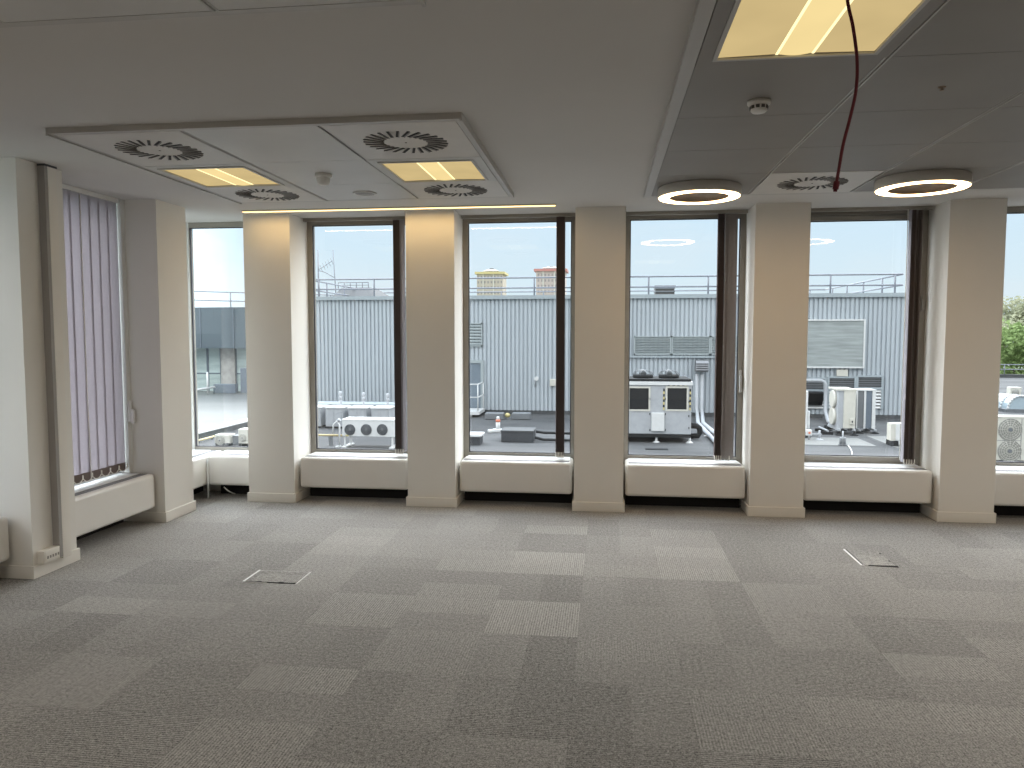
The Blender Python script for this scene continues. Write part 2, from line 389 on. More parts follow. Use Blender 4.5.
struct(B().box(-4.25, XL, YB, 2.825, 0, H).build('wall_left', M['wallroom'], origin=(XL, 0, 0)), 'plain stretch of left wall beside the camera, closed up to darken the floor', 'wall')  # unseen stretch left without a window to cut daylight on the near floor
# low walls under the windows
struct(B().box(-4.25, 4.32, FY+.0, PB, 0, .36).build('wall_back', M['paint'], origin=(0, PB, 0)), 'low wall under the windows of the window wall', 'wall')
struct(B().box(-4.25, FX, 2.825, 7.0, 0, .36).build('wall_left', M['paint'], origin=(FX, 4, 0)), 'low wall under the windows of the left wall', 'wall')

# ------------------------------------------------------------------ windows
def window(idx, axis, a0, a1, label, white=False, sash=False, plane=None, jamb=True):
    """axis 0: in the back wall (a0..a1 along x); axis 1: in the left wall (a0..a1 along y)"""
    fm = M['frame_white'] if white else M['frame']
    def bx(bd, u0, u1, d0, d1, z0, z1, mi=0):
        if axis == 0: bd.box(u0, u1, FY+d0, FY+d1, z0, z1, mi)
        else: bd.box(PX-d0, PX-d1, u0, u1, z0, z1, mi)
    PX = FX if plane is None else plane; lin = .10 if plane is not None else 0
    loc = ((a0+a1)/2, FY, .36) if axis == 0 else (PX-lin, (a0+a1)/2, .36)
    o = empty('window_%d' % idx, loc, label, 'window', None, 'structure')
    z0, z1, t = .36, H-.002, .05
    f = B()
    tj = t if jamb else .004
    bx(f, a0, a0+tj, lin, lin+.07, z0, z1); bx(f, a1-t, a1, lin, lin+.07, z0, z1)
    bx(f, a0+tj, a1-t, lin, lin+.07, z1-t, z1); bx(f, a0+tj, a1-t, lin, lin+.07, z0, z0+.085)
    if lin:
        bx(f, a0, a0+t, 0, lin, .425, z1); bx(f, a1-t, a1, 0, lin, .425, z1)
    f.build('window_frame', fm, o)
    iz0, iz1 = z0+.085, z1-t
    if sash:
        s = B(); w = .042
        bx(s, a0+t, a1-t, -.012, .05, iz1-w, iz1-.006); bx(s, a0+t, a1-t, -.012, .05, iz0-.03, iz0+.03)
        bx(s, a0+t, a0+t+w, -.012, .05, iz0, iz1-w); bx(s, a1-t-w, a1-t, -.012, .05, iz0, iz1-w)
        bx(s, a0+t, a1-t, -.02, .0, iz1+.004, iz1+.018)
        s.build('sash', M['frame'], o)
        g0, g1, gz0, gz1 = a0+t+w, a1-t-w, iz0+.03, iz1-w
    else: g0, g1, gz0, gz1 = a0+tj, a1-t, iz0, iz1
    g = B()
    e = .008
    bx(g, g0, g0+e, lin+.012, lin+.03, gz0, gz1); bx(g, g1-e, g1, lin+.012, lin+.03, gz0, gz1); bx(g, g0+e, g1-e, lin+.012, lin+.03, gz1-e, gz1); bx(g, g0+e, g1-e, lin+.012, lin+.03, gz0, gz0+e)
    g.build('gasket', M['gasket'] if not white else M['frame_white'], o)
    p = B()
    if axis == 0: p.quad((g0, FY+.03, gz0), (g1, FY+.03, gz0), (g1, FY+.03, gz1), (g0, FY+.03, gz1))
    else: p.quad((PX-lin-.03, g0, gz0), (PX-lin-.03, g1, gz0), (PX-lin-.03, g1, gz1), (PX-lin-.03, g0, gz1))
    p.build('glass', M['glass'], o)
    return o, (a0, a1, gz0, gz1)
window(1, 0, FX+.02, COLS[0][0], 'narrow corner window at the left end of the window wall', jamb=False)
window(2, 0, COLS[0][1], COLS[1][0], 'tall window overlooking the three-fan condenser')
window(3, 0, COLS[1][1], COLS[2][0], 'tall window with two tower blocks in its view')
window(4, 0, COLS[2][1], COLS[3][0], 'tall window overlooking the packaged chiller')
window(5, 0, COLS[3][1], COLS[4][0], 'tall window with a double bottom rail and a pale panel in view', sash=True)
window(6, 0, COLS[4][1], COLS[5][0], 'tall window cut by the right edge, with green tree in view')
w7, _ = window(7, 1, LP[0][1], LP[1][0], 'tall white window of the left wall behind closed mauve blind', True, plane=FX7)
window(8, 1, LP[1][1], FY, 'narrow white window of the left wall meeting the corner', True, jamb=True)
window(9, 1, 3.225, 4.30, 'left wall window just outside the left edge of the view', True)
# handles
p = at(128.5, 412, 0, FX7+.03)
B().box(FX7, FX7+.02, LP[1][0]-.045, LP[1][0]-.015, p.z-.09, p.z+.09).box(FX7+.02, FX7+.05, LP[1][0]-.042, LP[1][0]-.018, p.z-.10, p.z+.02).build('handle', M['steel'], w7, bevel=.004)
w4 = bpy.data.objects['window_4']; w5 = bpy.data.objects['window_5']
x = COLS[3][0]-.028
B().box(x-.012, x+.012, FY-.02, FY, 1.10, 1.25).box(x-.01, x+.01, FY-.05, FY-.02, 1.05, 1.20).build('handle', M['white_metal'], w4, bevel=.004)
x = COLS[4][0]-.03
B().box(x-.012, x+.012, FY-.02, FY, 1.78, 1.92).box(x-.011, x+.011, FY-.045, FY-.02, 1.80, 1.88).build('handle', M['frame'], w5, bevel=.004)
# corner post
struct(B().box(FX-.04, FX+.02, FY, FY+.06, .36, H).build('trim_1', M['frame_white'], origin=(FX, FY, .36)), 'white corner post where the two glazed walls meet', 'post')

# ------------------------------------------------------------------ fan coil casings under the windows
def casing(axis, a0, a1, label, grp='white casings under the windows', pl=None, dep=.335, pd=.11):
    T, Z0 = .415, .128; PX = FX if pl is None else pl
    loc = ((a0+a1)/2, FY-dep/2, 0) if axis == 0 else (PX+dep/2, (a0+a1)/2, 0)
    o = empty('radiator_casing', loc, label, 'radiator casing', grp)
    def bx(bd, u0, u1, d0, d1, z0, z1):
        if axis == 0: bd.box(u0, u1, FY-d1, FY-d0, z0, z1)
        else: bd.box(PX+d0, PX+d1, u0, u1, z0, z1)
        return bd
    bx(B(), a0, a1, .003, dep, Z0, T).build('cabinet', M['casing'], o, bevel=.028, seg=4)
    g = B(); n = 5
    for i in range(n): bx(g, a0+.03, a1-.03, dep-.055-i*.013-.009, dep-.055-i*.013, T-.004, T+.003)
    g.build('grille', M['grille'], o)
    bx(B(), a0+.03, a1-.03, .003, dep-.125, T-.004, T+.004).build('sill_board', M['board'], o)
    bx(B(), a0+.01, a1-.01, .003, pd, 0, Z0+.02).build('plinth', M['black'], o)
    return o
g_ = .02
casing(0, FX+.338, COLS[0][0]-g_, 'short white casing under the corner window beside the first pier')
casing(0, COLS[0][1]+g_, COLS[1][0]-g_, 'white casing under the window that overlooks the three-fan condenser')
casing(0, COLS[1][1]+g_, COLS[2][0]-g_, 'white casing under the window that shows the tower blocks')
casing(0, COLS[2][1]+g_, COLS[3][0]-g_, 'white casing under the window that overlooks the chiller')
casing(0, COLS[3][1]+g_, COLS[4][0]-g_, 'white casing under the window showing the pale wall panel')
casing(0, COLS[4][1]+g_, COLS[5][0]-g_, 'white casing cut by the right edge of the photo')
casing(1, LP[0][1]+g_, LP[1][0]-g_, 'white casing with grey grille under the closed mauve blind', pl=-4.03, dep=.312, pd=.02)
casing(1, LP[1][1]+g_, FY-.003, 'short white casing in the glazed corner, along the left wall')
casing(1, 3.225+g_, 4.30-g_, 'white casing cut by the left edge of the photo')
# pipe and loose flex in the corner
p = at(206.5, 495, 2, 0)
tag(B().cyl((FX+.35, FY-.349, .0), (FX+.35, FY-.349, .38), .008).build('drain_pipe', M['frame_white'], origin=(FX+.35, FY-.349, 0)), 'thin white vertical pipe where the two corner casings meet', 'pipe')
pts = [at(224, 488, 1, 6.72), at(226, 491, 1, 6.70)]
q0 = at(224, 487, 1, 6.75); q1 = at(229, 492.5, 1, 6.70); q2 = at(235, 493.8, 2, .008)
path = [q0*(1-t)**2+q1*2*t*(1-t)+q2*t*t for t in [i/10 for i in range(11)]]
tag(B().sweep(path, .006).build('flex_cable', M['chain'], origin=q2), 'short white cable trailing from under the corner casing', 'cable')

# ------------------------------------------------------------------ trunking and socket on the left pier
tr = empty('cable_trunking', (XL, 4.55, .09), 'tall cream cable trunking on the left pier, near side coloured as in shade', 'trunking')
B().box(XL, XL+.05, 4.478, 4.505, .09, H-.004).build('shade_side', M['trunk_shade'], tr)  # grey colour paints the shade on the trunking's near side
B().box(XL, XL+.052, 4.505, 4.585, .075, H-.004).build('cover', M['trunk'], tr, bevel=.003, seg=1)
B().box(XL, XL+.054, 4.476, 4.587, H-.014, H-.001).build('end_cap', M['gasket'], tr)
so = empty('data_outlet', (XL, 4.40, .12), 'cream multi-way data outlet box on the left pier above the skirting', 'outlet')
B().box(XL, XL+.05, 4.335, 4.478, .088, .17).build('body', M['socket'], so, bevel=.004)
B().box(XL+.05, XL+.054, 4.345, 4.472, .095, .163).build('face_plate', M['socket'], so, bevel=.002, seg=1)
for i in range(5):
    y = 4.358+i*.0235
    B().box(XL+.0535, XL+.0555, y, y+.012, .115, .132).build('port', M['port'], so)

# ------------------------------------------------------------------ vertical blinds
def slat(o, x, y, ang, z0, z1, m, w=.089, hem=True, bow=.005):
    bw = bow
    d = Vector((math.cos(ang), math.sin(ang), 0))*w/2; n = Vector((-math.sin(ang), math.cos(ang), 0))*.0012
    c = Vector((x, y, (z0+z1)/2))
    bd = B(); K = 5; prev = None
    # a gently bowed strip
    vs = []
    for k in range(K+1):
        t = -1+2*k/K; bow = (1-t*t)*bw
        for z in (z0, z1):
            for sgn in (-1, 1): vs.append(Vector((x, y, z))+d*t+n*sgn+n.normalized()*bow)
    fs = []
    for k in range(K):
        a, b2 = 4*k, 4*k+4
        fs += [(a, b2, b2+2, a+2), (a+1, a+3, b2+3, b2+1), (a, a+1, b2+1, b2), (a+2, b2+2, b2+3, a+3)]
    fs += [(0, 2, 3, 1), (4*K, 4*K+1, 4*K+3, 4*K+2)]
    bd.add(vs, fs, 0, False)
    s = bd.build('slat', m, o)
    if hem:
        h = B().obox((x, y, z0+.03), d*1.0, n*1.6+n.normalized()*bw, (0, 0, .032)); h.build('weight', M['blind_hem'], s)
    return s
ZT = H-.035
def blind_stack(label, xs, ang, z0, mats, rail=(0, 0), y=6.90, cord=None, clips=True):
    o = empty('vertical_blind', ((xs[0]+xs[-1])/2, y, z0), label, 'blind', 'vertical blinds of the window wall')
    B().box(rail[0], rail[1], y-.018, y+.022, H-.03, H-.001).build('headrail', M['frame'], o)
    for i, x in enumerate(xs):
        m = mats[min(i, len(mats)-1)]
        slat(o, x, y, ang if not isinstance(ang, (list, tuple)) else ang[i], z0, ZT, m, hem=False)
    cl = B()
    for x in xs[::2]:
        cl.cyl((x-.002, y-.05, z0-.012), (x-.002, y-.05, z0+.03), .0035, n=6)
    pth = []
    for i in range(len(xs)*3+1):
        t = i/(len(xs)*3); x = xs[0]+(xs[-1]-xs[0])*t
        pth.append((x, y-.052, z0-.004-.016*abs(math.sin(t*len(xs)*PI/2))))
    cl.sweep(pth, .003, 5)
    cl.build('bottom_chain', M['chain'], o)
    if cord:
        B().sweep([(cord, y-.03, H-.03), (cord+.002, y-.032, 1.8), (cord, y-.034, z0+.02)], .0035, 6).build('cord', M['chain'], o)
    return o
def xr(px0, px1, n, y=6.90, py=330):
    a, b = at(px0, py, 1, y).x, at(px1, py, 1, y).x
    return [a+(b-a)*i/(n-1) for i in range(n)]
R = math.radians
blind_stack('dark blind bunched at the right of the condenser window', xr(395.8, 404, 11), R(84), .455,
            [M['blind_dark']]*8+[M['blind_light']], (COLS[0][1]+.01, COLS[1][0]-.01))
blind_stack('dark blind bunched narrow with glass showing right of it', xr(556.6, 564.8, 12), R(93), .455, [M['blind_dark']]*11+[M['blind_mid']], (COLS[1][1]+.01, COLS[2][0]-.01))
blind_stack('brown blind bunched wide at the chiller window', xr(716.5, 722.5, 7)+xr(727.5, 731, 2), [R(86)]*7+[R(24), R(14)], .452,
            [M['blind_dark']]*7+[M['blind_mid'], M['blind_mid']], (COLS[2][1]+.01, COLS[3][0]-.01))
blind_stack('dark blind bunched by the pier near the right edge', xr(906.5, 917, 9), [R(84)]*5+[R(60), R(45), R(60), R(88)], .452,
            [M['blind_light']]+[M['blind_dark']]*3+[M['blind_mid']]*5, (COLS[3][1]+.01, COLS[4][0]-.01), cord=at(904, 330, 1, 6.87).x)
# closed blind over the left window
bx_ = -3.965
o = empty('vertical_blind', (bx_, 5.2, .5), 'closed mauve translucent vertical blind over the left window', 'blind')
B().box(bx_-.02, bx_+.02, LP[0][1]+.01, LP[1][0]-.03, H-.035, H-.001).build('headrail', M['rail_w'], o)
zb = at(127, 469, 0, bx_).z
y_end = 5.705
ys = [y_end-.064-.106*i for i in range(12)]
ys = [y for y in ys if y > LP[0][1]+.05]
for i, y in enumerate(ys): slat(o, bx_, y, R(90-5), zb, H-.035, M['blind_back'], w=.122, bow=.0015)
ch = B(); pth = []
for i in range(len(ys)*6+1):
    t = i/6; y = ys[0]+.05-.106*t
    if y < ys[-1]: break
    pth.append((bx_+.03, y, zb+.028-.03*abs(math.sin(PI*t))))
ch.sweep(pth, .0035, 5)
for y in ys: ch.cyl((bx_+.03, y+.05, zb+.02), (bx_+.03, y+.05, zb+.055), .005, n=6)
ch.build('bottom_chain', M['chain'], o)
pc = at(90, 450, 0, bx_+.04)
B().sweep([(bx_+.035, pc.y, H-.05), (bx_+.035, pc.y, 1.2), (bx_+.04, pc.y+.005, .45)], .0035, 6).build('cord', M['chain'], o)

o = empty('vertical_blind', (-4.03, 3.76, .5), 'added half turned mauve blind, out of view, dimming daylight on the left pier', 'blind')  # unseen blind added to dim the near face of the left pier
B().box(-4.05, -4.01, 3.24, 4.28, H-.035, H-.001).build('headrail', M['rail_w'], o)
for k in range(9): slat(o, -4.03, 3.31+.112*k, R(90-38), .47, H-.035, M['blind_back'], w=.122, bow=.0015)
# ------------------------------------------------------------------ ceiling rafts
def a2(px, py): return at(px, py, 2, RAFT)
def raft(name, x_edges, y_edges, skip, label, trim=.035, bars=True, tm='tile'):
    o = empty(name, ((x_edges[0]+x_edges[-1])/2, (y_edges[0]+y_edges[-1])/2, RAFT), label, 'ceiling raft', None, 'structure')
    x0, x1, y0, y1 = x_edges[0], x_edges[-1], y_edges[0], y_edges[-1]
    B().box(x0, x1, y0, y1, RAFT+.008, H+.001).build('backing', M['tile_dark'], o)
    t = B(); g = .002
    for i in range(len(x_edges)-1):
        for j in range(len(y_edges)-1):
            if (i, j) in skip: continue
            t.box(x_edges[i]+(g+.011 if bars and i else g), x_edges[i+1]-(g+.011 if bars and i < len(x_edges)-2 else g), y_edges[j]+g, y_edges[j+1]-g, RAFT, RAFT+.012)
    t.build('metal_tiles', M[tm], o)
    if bars:
        b = B()
        for xx in x_edges[1:-1]:
            b.box(xx-.012, xx-.004, y0, y1, RAFT-.002, RAFT+.012); b.box(xx+.004, xx+.012, y0, y1, RAFT-.002, RAFT+.012)
        b.build('runner_bars', M['trim'], o)
    e = B()
    for (ax0, ax1, ay0, ay1) in ((x0-trim, x0, y0-trim, y1+trim), (x1, x1+trim, y0-trim, y1+trim), (x0, x1, y0-trim, y0), (x0, x1, y1, y1+trim)):
        e.box(ax0, ax1, ay0, ay1, RAFT-.001, H+.001)
    e.build('edge_trim', M['trim'], o)
    e2 = B(); tt = trim*.35
    for (ax0, ax1, ay0, ay1) in ((x0-trim-.001, x0-trim+tt, y0-trim, y1+trim), (x1+trim-tt, x1+trim+.001, y0-trim, y1+trim)):
        e2.box(ax0, ax1, ay0, ay1, RAFT-.010, RAFT-.003)
    e2.build('edge_lip', M['trim'], o)
    return o
LX = [-2.94, -2.228, -1.474, -.752]
LY = [3.755, 4.512, 5.235, 5.83]
raft('ceiling_raft', LX, LY, {(0, 0), (2, 0), (0, 1), (2, 1), (0, 2), (2, 2)}, 'dropped white metal ceiling raft above the left windows')
RX = [.345, 1.075, 1.82, 2.57, 3.32, 4.07, 4.82]
RY = [-.62, .13, .88, 1.63, 2.37, 3.115, 3.855, 4.53, 5.22, 5.965]
raft('ceiling_raft', RX, RY, {(0, 4), (1, 8), (3, 1), (5, 6)}, 'large metal tile ceiling raft over the right half, coloured darker for dim light', trim=.055, tm='tile_shaded')
ny = a2(225, 13).y
raft('ceiling_raft', [-3.53, -2.80, -2.07, -1.29, -.62], [ny-.02-.75*i for i in range(4, -1, -1)], {(0, 1)}, 'metal tile ceiling raft at the top left edge')

# swirl diffusers
def diffuser(x0, x1, y0, y1, label):
    cx, cy = (x0+x1)/2, (y0+y1)/2
    o = empty('swirl_diffuser', (cx, cy, RAFT), label, 'air diffuser', 'swirl air diffusers in the ceiling rafts')
    g = .003
    B().box(x0+g, x1-g, y0+g, y1-g, RAFT-.002, RAFT+.004).build('face_plate', M['plate'], o)
    s = B(); v = B(); n = 26
    for k in range(n):
        a = 2*PI*k/n
        r0, r1 = .125, .235
        c = Vector((cx, cy, RAFT-.0030))
        # slots lean away from the radius so they swirl
        p0 = c+Vector((math.cos(a), math.sin(a), 0))*r0; p1 = c+Vector((math.cos(a+.20), math.sin(a+.20), 0))*r1
        d = (p1-p0)/2; t = Vector((-d.y, d.x, 0)).normalized()
        m = (p0+p1)/2
        s.obox(m, d, t*.0078, (0, 0, .0010))
        v.obox(m+t*.0085+Vector((0, 0, -.003)), d, t*.0025+Vector((0, 0, -.002)), t.cross(d.normalized())*.0005)
    s.build('slots', M['slot'], o); v.build('vanes', M['vane'], o)
    B().cyl((cx, cy, RAFT-.004), (cx, cy, RAFT), .006, n=10).build('screw', M['det_dark'], o)
    return o
diffuser(LX[0], LX[1], LY[0], LY[1], 'swirl diffuser at the near left corner of the left raft')
diffuser(LX[2], LX[3], LY[0], LY[1], 'swirl diffuser at the near right corner of the left raft')
diffuser(LX[0], LX[1], LY[2], LY[3], 'swirl diffuser at the far left of the left raft, nearest the corner window')
diffuser(LX[2], LX[3], LY[2], LY[3], 'swirl diffuser at the far right of the left raft, by the strip light')
diffuser(RX[1], RX[2], RY[8], RY[9], 'swirl diffuser between the two ring lights')

# recessed warm light panels
def light_panel(x0, x1, y0, y1, label, tm='tile', bord=.075):
    cx, cy = (x0+x1)/2, (y0+y1)/2
    o = empty('ceiling_light', (cx, cy, RAFT), label, 'ceiling light', 'square recessed ceiling lights')
    ix0, ix1, iy0, iy1 = x0+bord, x1-bord, y0+bord, y1-bord
    f = B(); z0, z1 = RAFT-.003, RAFT+.01
    g = .003
    for q in ((x0+g, x1-g, y0+g, iy0), (x0+g, x1-g, iy1, y1-g), (x0+g, ix0, iy0, iy1), (ix1, x1-g, iy0, iy1)): f.box(*q, z0, z1)
    f.build('border', M[tm], o)
    r = B(); w = .016
    for q in ((ix0-w, ix1+w, iy0-w, iy0), (ix0-w, ix1+w, iy1, iy1+w), (ix0-w, ix0, iy0, iy1), (ix1, ix1+w, iy0, iy1)): r.box(*q, z0-.007, z0+.002)
    r.build('frame', M['trim'], o)
    zt = RAFT+.004; zb = RAFT-.001; c = (ix1-ix0)*.5; bw = (ix1-ix0)*.115
    B().quad((ix0, iy0, zb), (ix0, iy1, zb), (cx-bw, iy1, zt), (cx-bw, iy0, zt)).build('wing', M['light_side'], o)
    B().quad((ix1, iy0, zb), (cx+bw, iy0, zt), (cx+bw, iy1, zt), (ix1, iy1, zb)).build('wing', M['light_side'], o)
    pr = [(cx-bw+2*bw*i/10, zt-.008*math.sin(PI*i/10)) for i in range(11)]
    b = B()
    for i in range(10): b.quad((pr[i][0], iy0, pr[i][1]), (pr[i+1][0], iy0, pr[i+1][1]), (pr[i+1][0], iy1, pr[i+1][1]), (pr[i][0], iy1, pr[i][1]))
    b.build('lamp_basket', M['light_mid'], o)
    l = B()
    for xx in (cx-bw, cx+bw): l.box(xx-.0045, xx+.0045, iy0, iy1, zt-.004, zt)
    l.build('lamp_edges', M['light_line'], o)
    return o
light_panel(LX[0], LX[1], LY[1], LY[2], 'lit warm ceiling panel on the left side of the left raft')
light_panel(LX[2], LX[3], LY[1], LY[2], 'lit warm ceiling panel on the right side of the left raft')
light_panel(RX[0], RX[1], RY[4], RY[5], 'large lit warm ceiling panel at the top of the view', 'tile_shaded')
light_panel(RX[3], RX[4], RY[1], RY[2], 'unseen ceiling panel added for fill light above right of the camera', 'tile_shaded')  # unseen panel added to house a fill lamp
light_panel(RX[5], RX[6], RY[6], RY[7], 'unseen ceiling panel added for fill light beyond the right edge of the view', 'tile_shaded')  # also added out of view for fill light
yl = [ny-.02-.75*i for i in range(4, -1, -1)]
light_panel(-3.53, -2.80, yl[1], yl[2], 'unseen ceiling panel added for fill light above left of the camera')  # added behind the view to go with the left fill lamp

# detectors
p = a2(759, 101)
o = empty('smoke_detector', (p.x, p.y, RAFT), 'white smoke detector on the right tile raft below the big light', 'smoke detector')
B().lathe((p.x, p.y, RAFT), [(.0, .0), (.052, .0), (.052, -.014), (.047, -.020), (.0, -.020)]).build('base', M['det'], o)
B().lathe((p.x, p.y, RAFT), [(.040, -.018), (.036, -.046), (.030, -.052), (0, -.053)]).build('head', M['det'], o)
b = B()
for k in range(10):
    a = 2*PI*k/10
    c = Vector((p.x+.0385*math.cos(a), p.y+.0385*math.sin(a), RAFT-.031)); r = Vector((math.cos(a), math.sin(a), 0)); t = Vector((-r.y, r.x, 0))
    b.obox(c, r*.002, t*.008, (0, 0, .007))
b.build('vents', M['det_dark'], o)
p = a2(323.5, 174)
o = empty('motion_sensor', (p.x, p.y, RAFT), 'white domed motion sensor in the middle of the left raft', 'sensor')
B().lathe((p.x, p.y, RAFT), [(0, .003), (.055, .003), (.056, -.018), (.050, -.026), (0, -.026)]).build('base', M['det'], o)
B().lathe((p.x, p.y, RAFT), [(.044, -.025), (.045, -.045), (.036, -.066), (.02, -.076), (0, -.079)]).build('dome', M['det'], o)
p = a2(365, 193)
o = empty('ceiling_speaker', (p.x, p.y, RAFT), 'small flat round speaker on the far middle tile of the left raft', 'speaker')
B().lathe((p.x, p.y, RAFT), [(0, 0), (.09, 0), (.09, -.008), (.078, -.010), (.076, -.006), (0, -.006)]).build('ring', M['det'], o)
B().lathe((p.x, p.y, RAFT), [(0, -.007), (.073, -.007), (.073, -.0062)]).build('mesh_cover', M['vane'], o)
p = a2(942, 87)
o = empty('sprinkler_head', (p.x, p.y, RAFT), 'tiny dark sprinkler head on the right tile raft', 'sprinkler')
B().lathe((p.x, p.y, RAFT), [(0, .003), (.016, .003), (.016, -.003), (.006, -.006), (.005, -.012), (.010, -.013), (.010, -.015), (0, -.015)], 16).build('body', M['ring_in'], o)

# ring lights
def ring_light(x, y, label):
    o = empty('ring_light', (x, y, RAFT), label, 'ceiling light', 'round ring lights')
    zb = 2.577
    B().lathe((x, y, 0), [(0, RAFT+.003), (.288, RAFT+.003), (.296, RAFT-.006), (.300, zb+.01), (.297, zb), (.290, zb)], 64).build('drum', M['plate'], o)
    B().lathe((x, y, 0), [(.290, zb), (.288, zb-.003), (.215, zb-.003), (.212, zb)], 64).build('diffuser', M['ring'], o)
    B().lathe((x, y, 0), [(.212, zb), (.210, zb+.02), (0, zb+.02)], 64).build('inner_disc', M['ring_in'], o)
ring_light(.672, 5.66, 'glowing ring light near the centre, left of the diffuser')
ring_light(2.155, 5.52, 'glowing ring light on the right, right of the diffuser')
# linear LED
xa = at(234, 210, 2, H-.006); xb = at(557, 206, 2, H-.006)
yl_ = 6.41
o = empty('strip_light', ((xa.x+xb.x)/2, yl_, H), 'long thin yellow strip light along the ceiling above the left piers', 'strip light')
B().box(-3.23, -.425, yl_-.032, yl_+.032, H-.010, H+.002).build('profile', M['trim'], o)
B().box(-3.225, -.43, yl_-.024, yl_+.024, H-.013, H-.009).build('lens', M['led'], o)
# red cable hanging from the ceiling
YC = 2.05
cp_ = [(846, -40), (847.5, 0), (853, 27), (857, 60), (856, 90), (850, 118), (843.5, 143), (839.5, 165), (836.5, 183)]
pts = [at(a, b, 1, YC) for a, b in cp_]
pts = [Vector((pts[0].x-.01, YC, RAFT))]+pts
sm = []
for i in range(len(pts)-1):
    p0, p1, p2, p3 = pts[max(i-1, 0)], pts[i], pts[i+1], pts[min(i+2, len(pts)-1)]
    for k in range(6):
        t = k/6
        sm.append(.5*((2*p1)+(p2-p0)*t+(2*p0-5*p1+4*p2-p3)*t*t+(3*p1-p0-3*p2+p3)*t**3))
sm.append(pts[-1])
o = empty('hanging_cable', (pts[0].x, YC, RAFT), 'dark red cable dangling from the ceiling in front of the big light', 'cable')
B().sweep(sm, .0042, 10).build('sheath', M['cable'], o)
d = (pts[-1]-pts[-2]).normalized()
B().cyl(pts[-1]-d*.004, pts[-1]+d*.016, .0075, n=12).cyl(pts[-1]+d*.016, pts[-1]+d*.022, .005, n=12).build('plug', M['cable'], o, label='thicker dark red end of the cable')

# floor boxes
def floor_box(x0, x1, y0, y1, label, lifted=False, dark=None):
    o = empty('floor_box', ((x0+x1)/2, (y0+y1)/2, 0), label, 'floor box')
    w = .010
    f = B(); z = .004
    f.box(x0, x0+w*1.3, y0, y1, 0, z)
    if not lifted: f.box(x1-w*.8, x1, y0, y1, 0, z); f.box(x0, x1, y1-.006, y1, 0, .002)
    f.box(x0, x0+(x1-x0)*(.45 if not lifted else .1), y0, y0+.007, 0, .003)
    f.build('frame', M['steel'], o)
    lid = B().box(x0+w*1.6, x1-w, y0+.012, y1-.007, 0, .0035); lid.build('lid', M['carpet'], o)
    k = B()
    if lifted:
        k.box(x0+w*1.3, x0+w*2.2, y0+.02, y1-.01, 0, .0042)
        k.prism([(x0+.05, y0), (x1, y0-.012), (x1, y0+.014), (x0+.05, y0+.004)], 2, 0, .005)
        k.box(x1-.02, x1-.008, y0+.11, y0+.125, 0, .006); k.box(x1-.02, x1-.008, y1-.10, y1-.085, 0, .006)
    else:
        k.box(x0+.02, x1-.012, y0+.003, y0+.009, 0, .0042)
        k.box(x0+.095, x0+.125, y0+.003, y0+.016, 0, .006); k.box(x0+.24, x0+.275, y0+.0, y0+.014, 0, .006)
    k.build('cable_gap', M['black'], o)
floor_box(-2.287, -1.923, 4.41, 4.643, 'square floor box with white metal edges in the carpet, left of centre')
floor_box(1.745, 1.985, 5.25, 5.635, 'floor box on the right with one white edge and a dark gap', True)

# ================================================================== outside
ZR, YF = -1.62, 29.47
def F_(px, py): return at(px, py, 1, YF)          # a point on the clad wall
struct(B().box(-60, -12.35, 7.6, 62, ZR-.6, ZR).build('roof_deck', M['roof_wet_hazy'], origin=(-30, 30, ZR)), 'wet roof surface beyond the kerb at the left, colour paled for haze', 'roof')
struct(B().box(-12.35, 34, 7.6, 62, ZR-.6, ZR).build('roof_deck', M['roof'], origin=(0, 30, ZR)), 'flat dark grey felt roof outside the windows', 'roof')
struct(B().box(-900, 900, -300, 1500, -16.2, -16).build('ground', M['ground'], origin=(0, 400, -16)), 'distant ground far below the roofs', 'ground')
# clad building
cb = empty('clad_building', (0, YF, ZR), 'pale blue grey building clad in vertical corrugated metal, across the roof', 'building')
X0, X1, ZT_ = -12.4, 12.6, 2.95
ZB = F_(570, 414).z
per, prof = .1645, []
x = X0
while x < X1:
    prof += [(x, YF), (x+.095, YF), (x+.108, YF+.05), (x+.150, YF+.05)]
    x += per
prof += [(x, YF), (x, YF+.4), (X0, YF+.4)]
cl = B()
n = len(prof)-2
vs = [(a, b, ZB+.12) for a, b in prof[:n]]+[(a, b, ZT_) for a, b in prof[:n]]
cl.add(vs, [(i, i+1, n+i+1, n+i) for i in range(n-1)])
cl.build('cladding', M['clad'], cb)
B().box(X0, X1, YF+.08, YF+10.5, ZR, ZT_-.05).build('wall', M['clad'], cb)
B().box(X0-.05, X1+.05, YF-.10, YF+10.6, ZT_, ZT_+.15).build('coping', M['coping'], cb)
B().box(X0, X1, YF+.02, YF+.09, ZR, ZB+.13).build('plinth', M['plinth'], cb)
def louvre(parent, x0, x1, z0, z1, n, m, gapm, y=YF-.06, fr=.05, name='louvre'):
    f = B()
    f.box(x0, x1, y, y+.12, z1-fr, z1).box(x0, x1, y, y+.12, z0, z0+fr).box(x0, x0+fr, y, y+.12, z0, z1).box(x1-fr, x1, y, y+.12, z0, z1)
    o = f.build(name, m, parent)
    B().box(x0+fr, x1-fr, y+.07, y+.10, z0+fr, z1-fr).build('dark_backing', gapm, o)
    s = B(); h = (z1-z0-2*fr)/n
    for i in range(n):
        zc = z0+fr+h*(i+.5)
        s.obox((((x0+x1)/2), y+.03, zc), ((x1-x0)/2-fr, 0, 0), (0, .03, .5*h*.55), (0, -.004, .012))
    s.build('blades', m, o)
    return o
a, b = F_(634, 336), F_(671, 355)
louvre(cb, a.x, b.x, b.z, a.z, 10, M['louvre'], M['louvre_gap'])
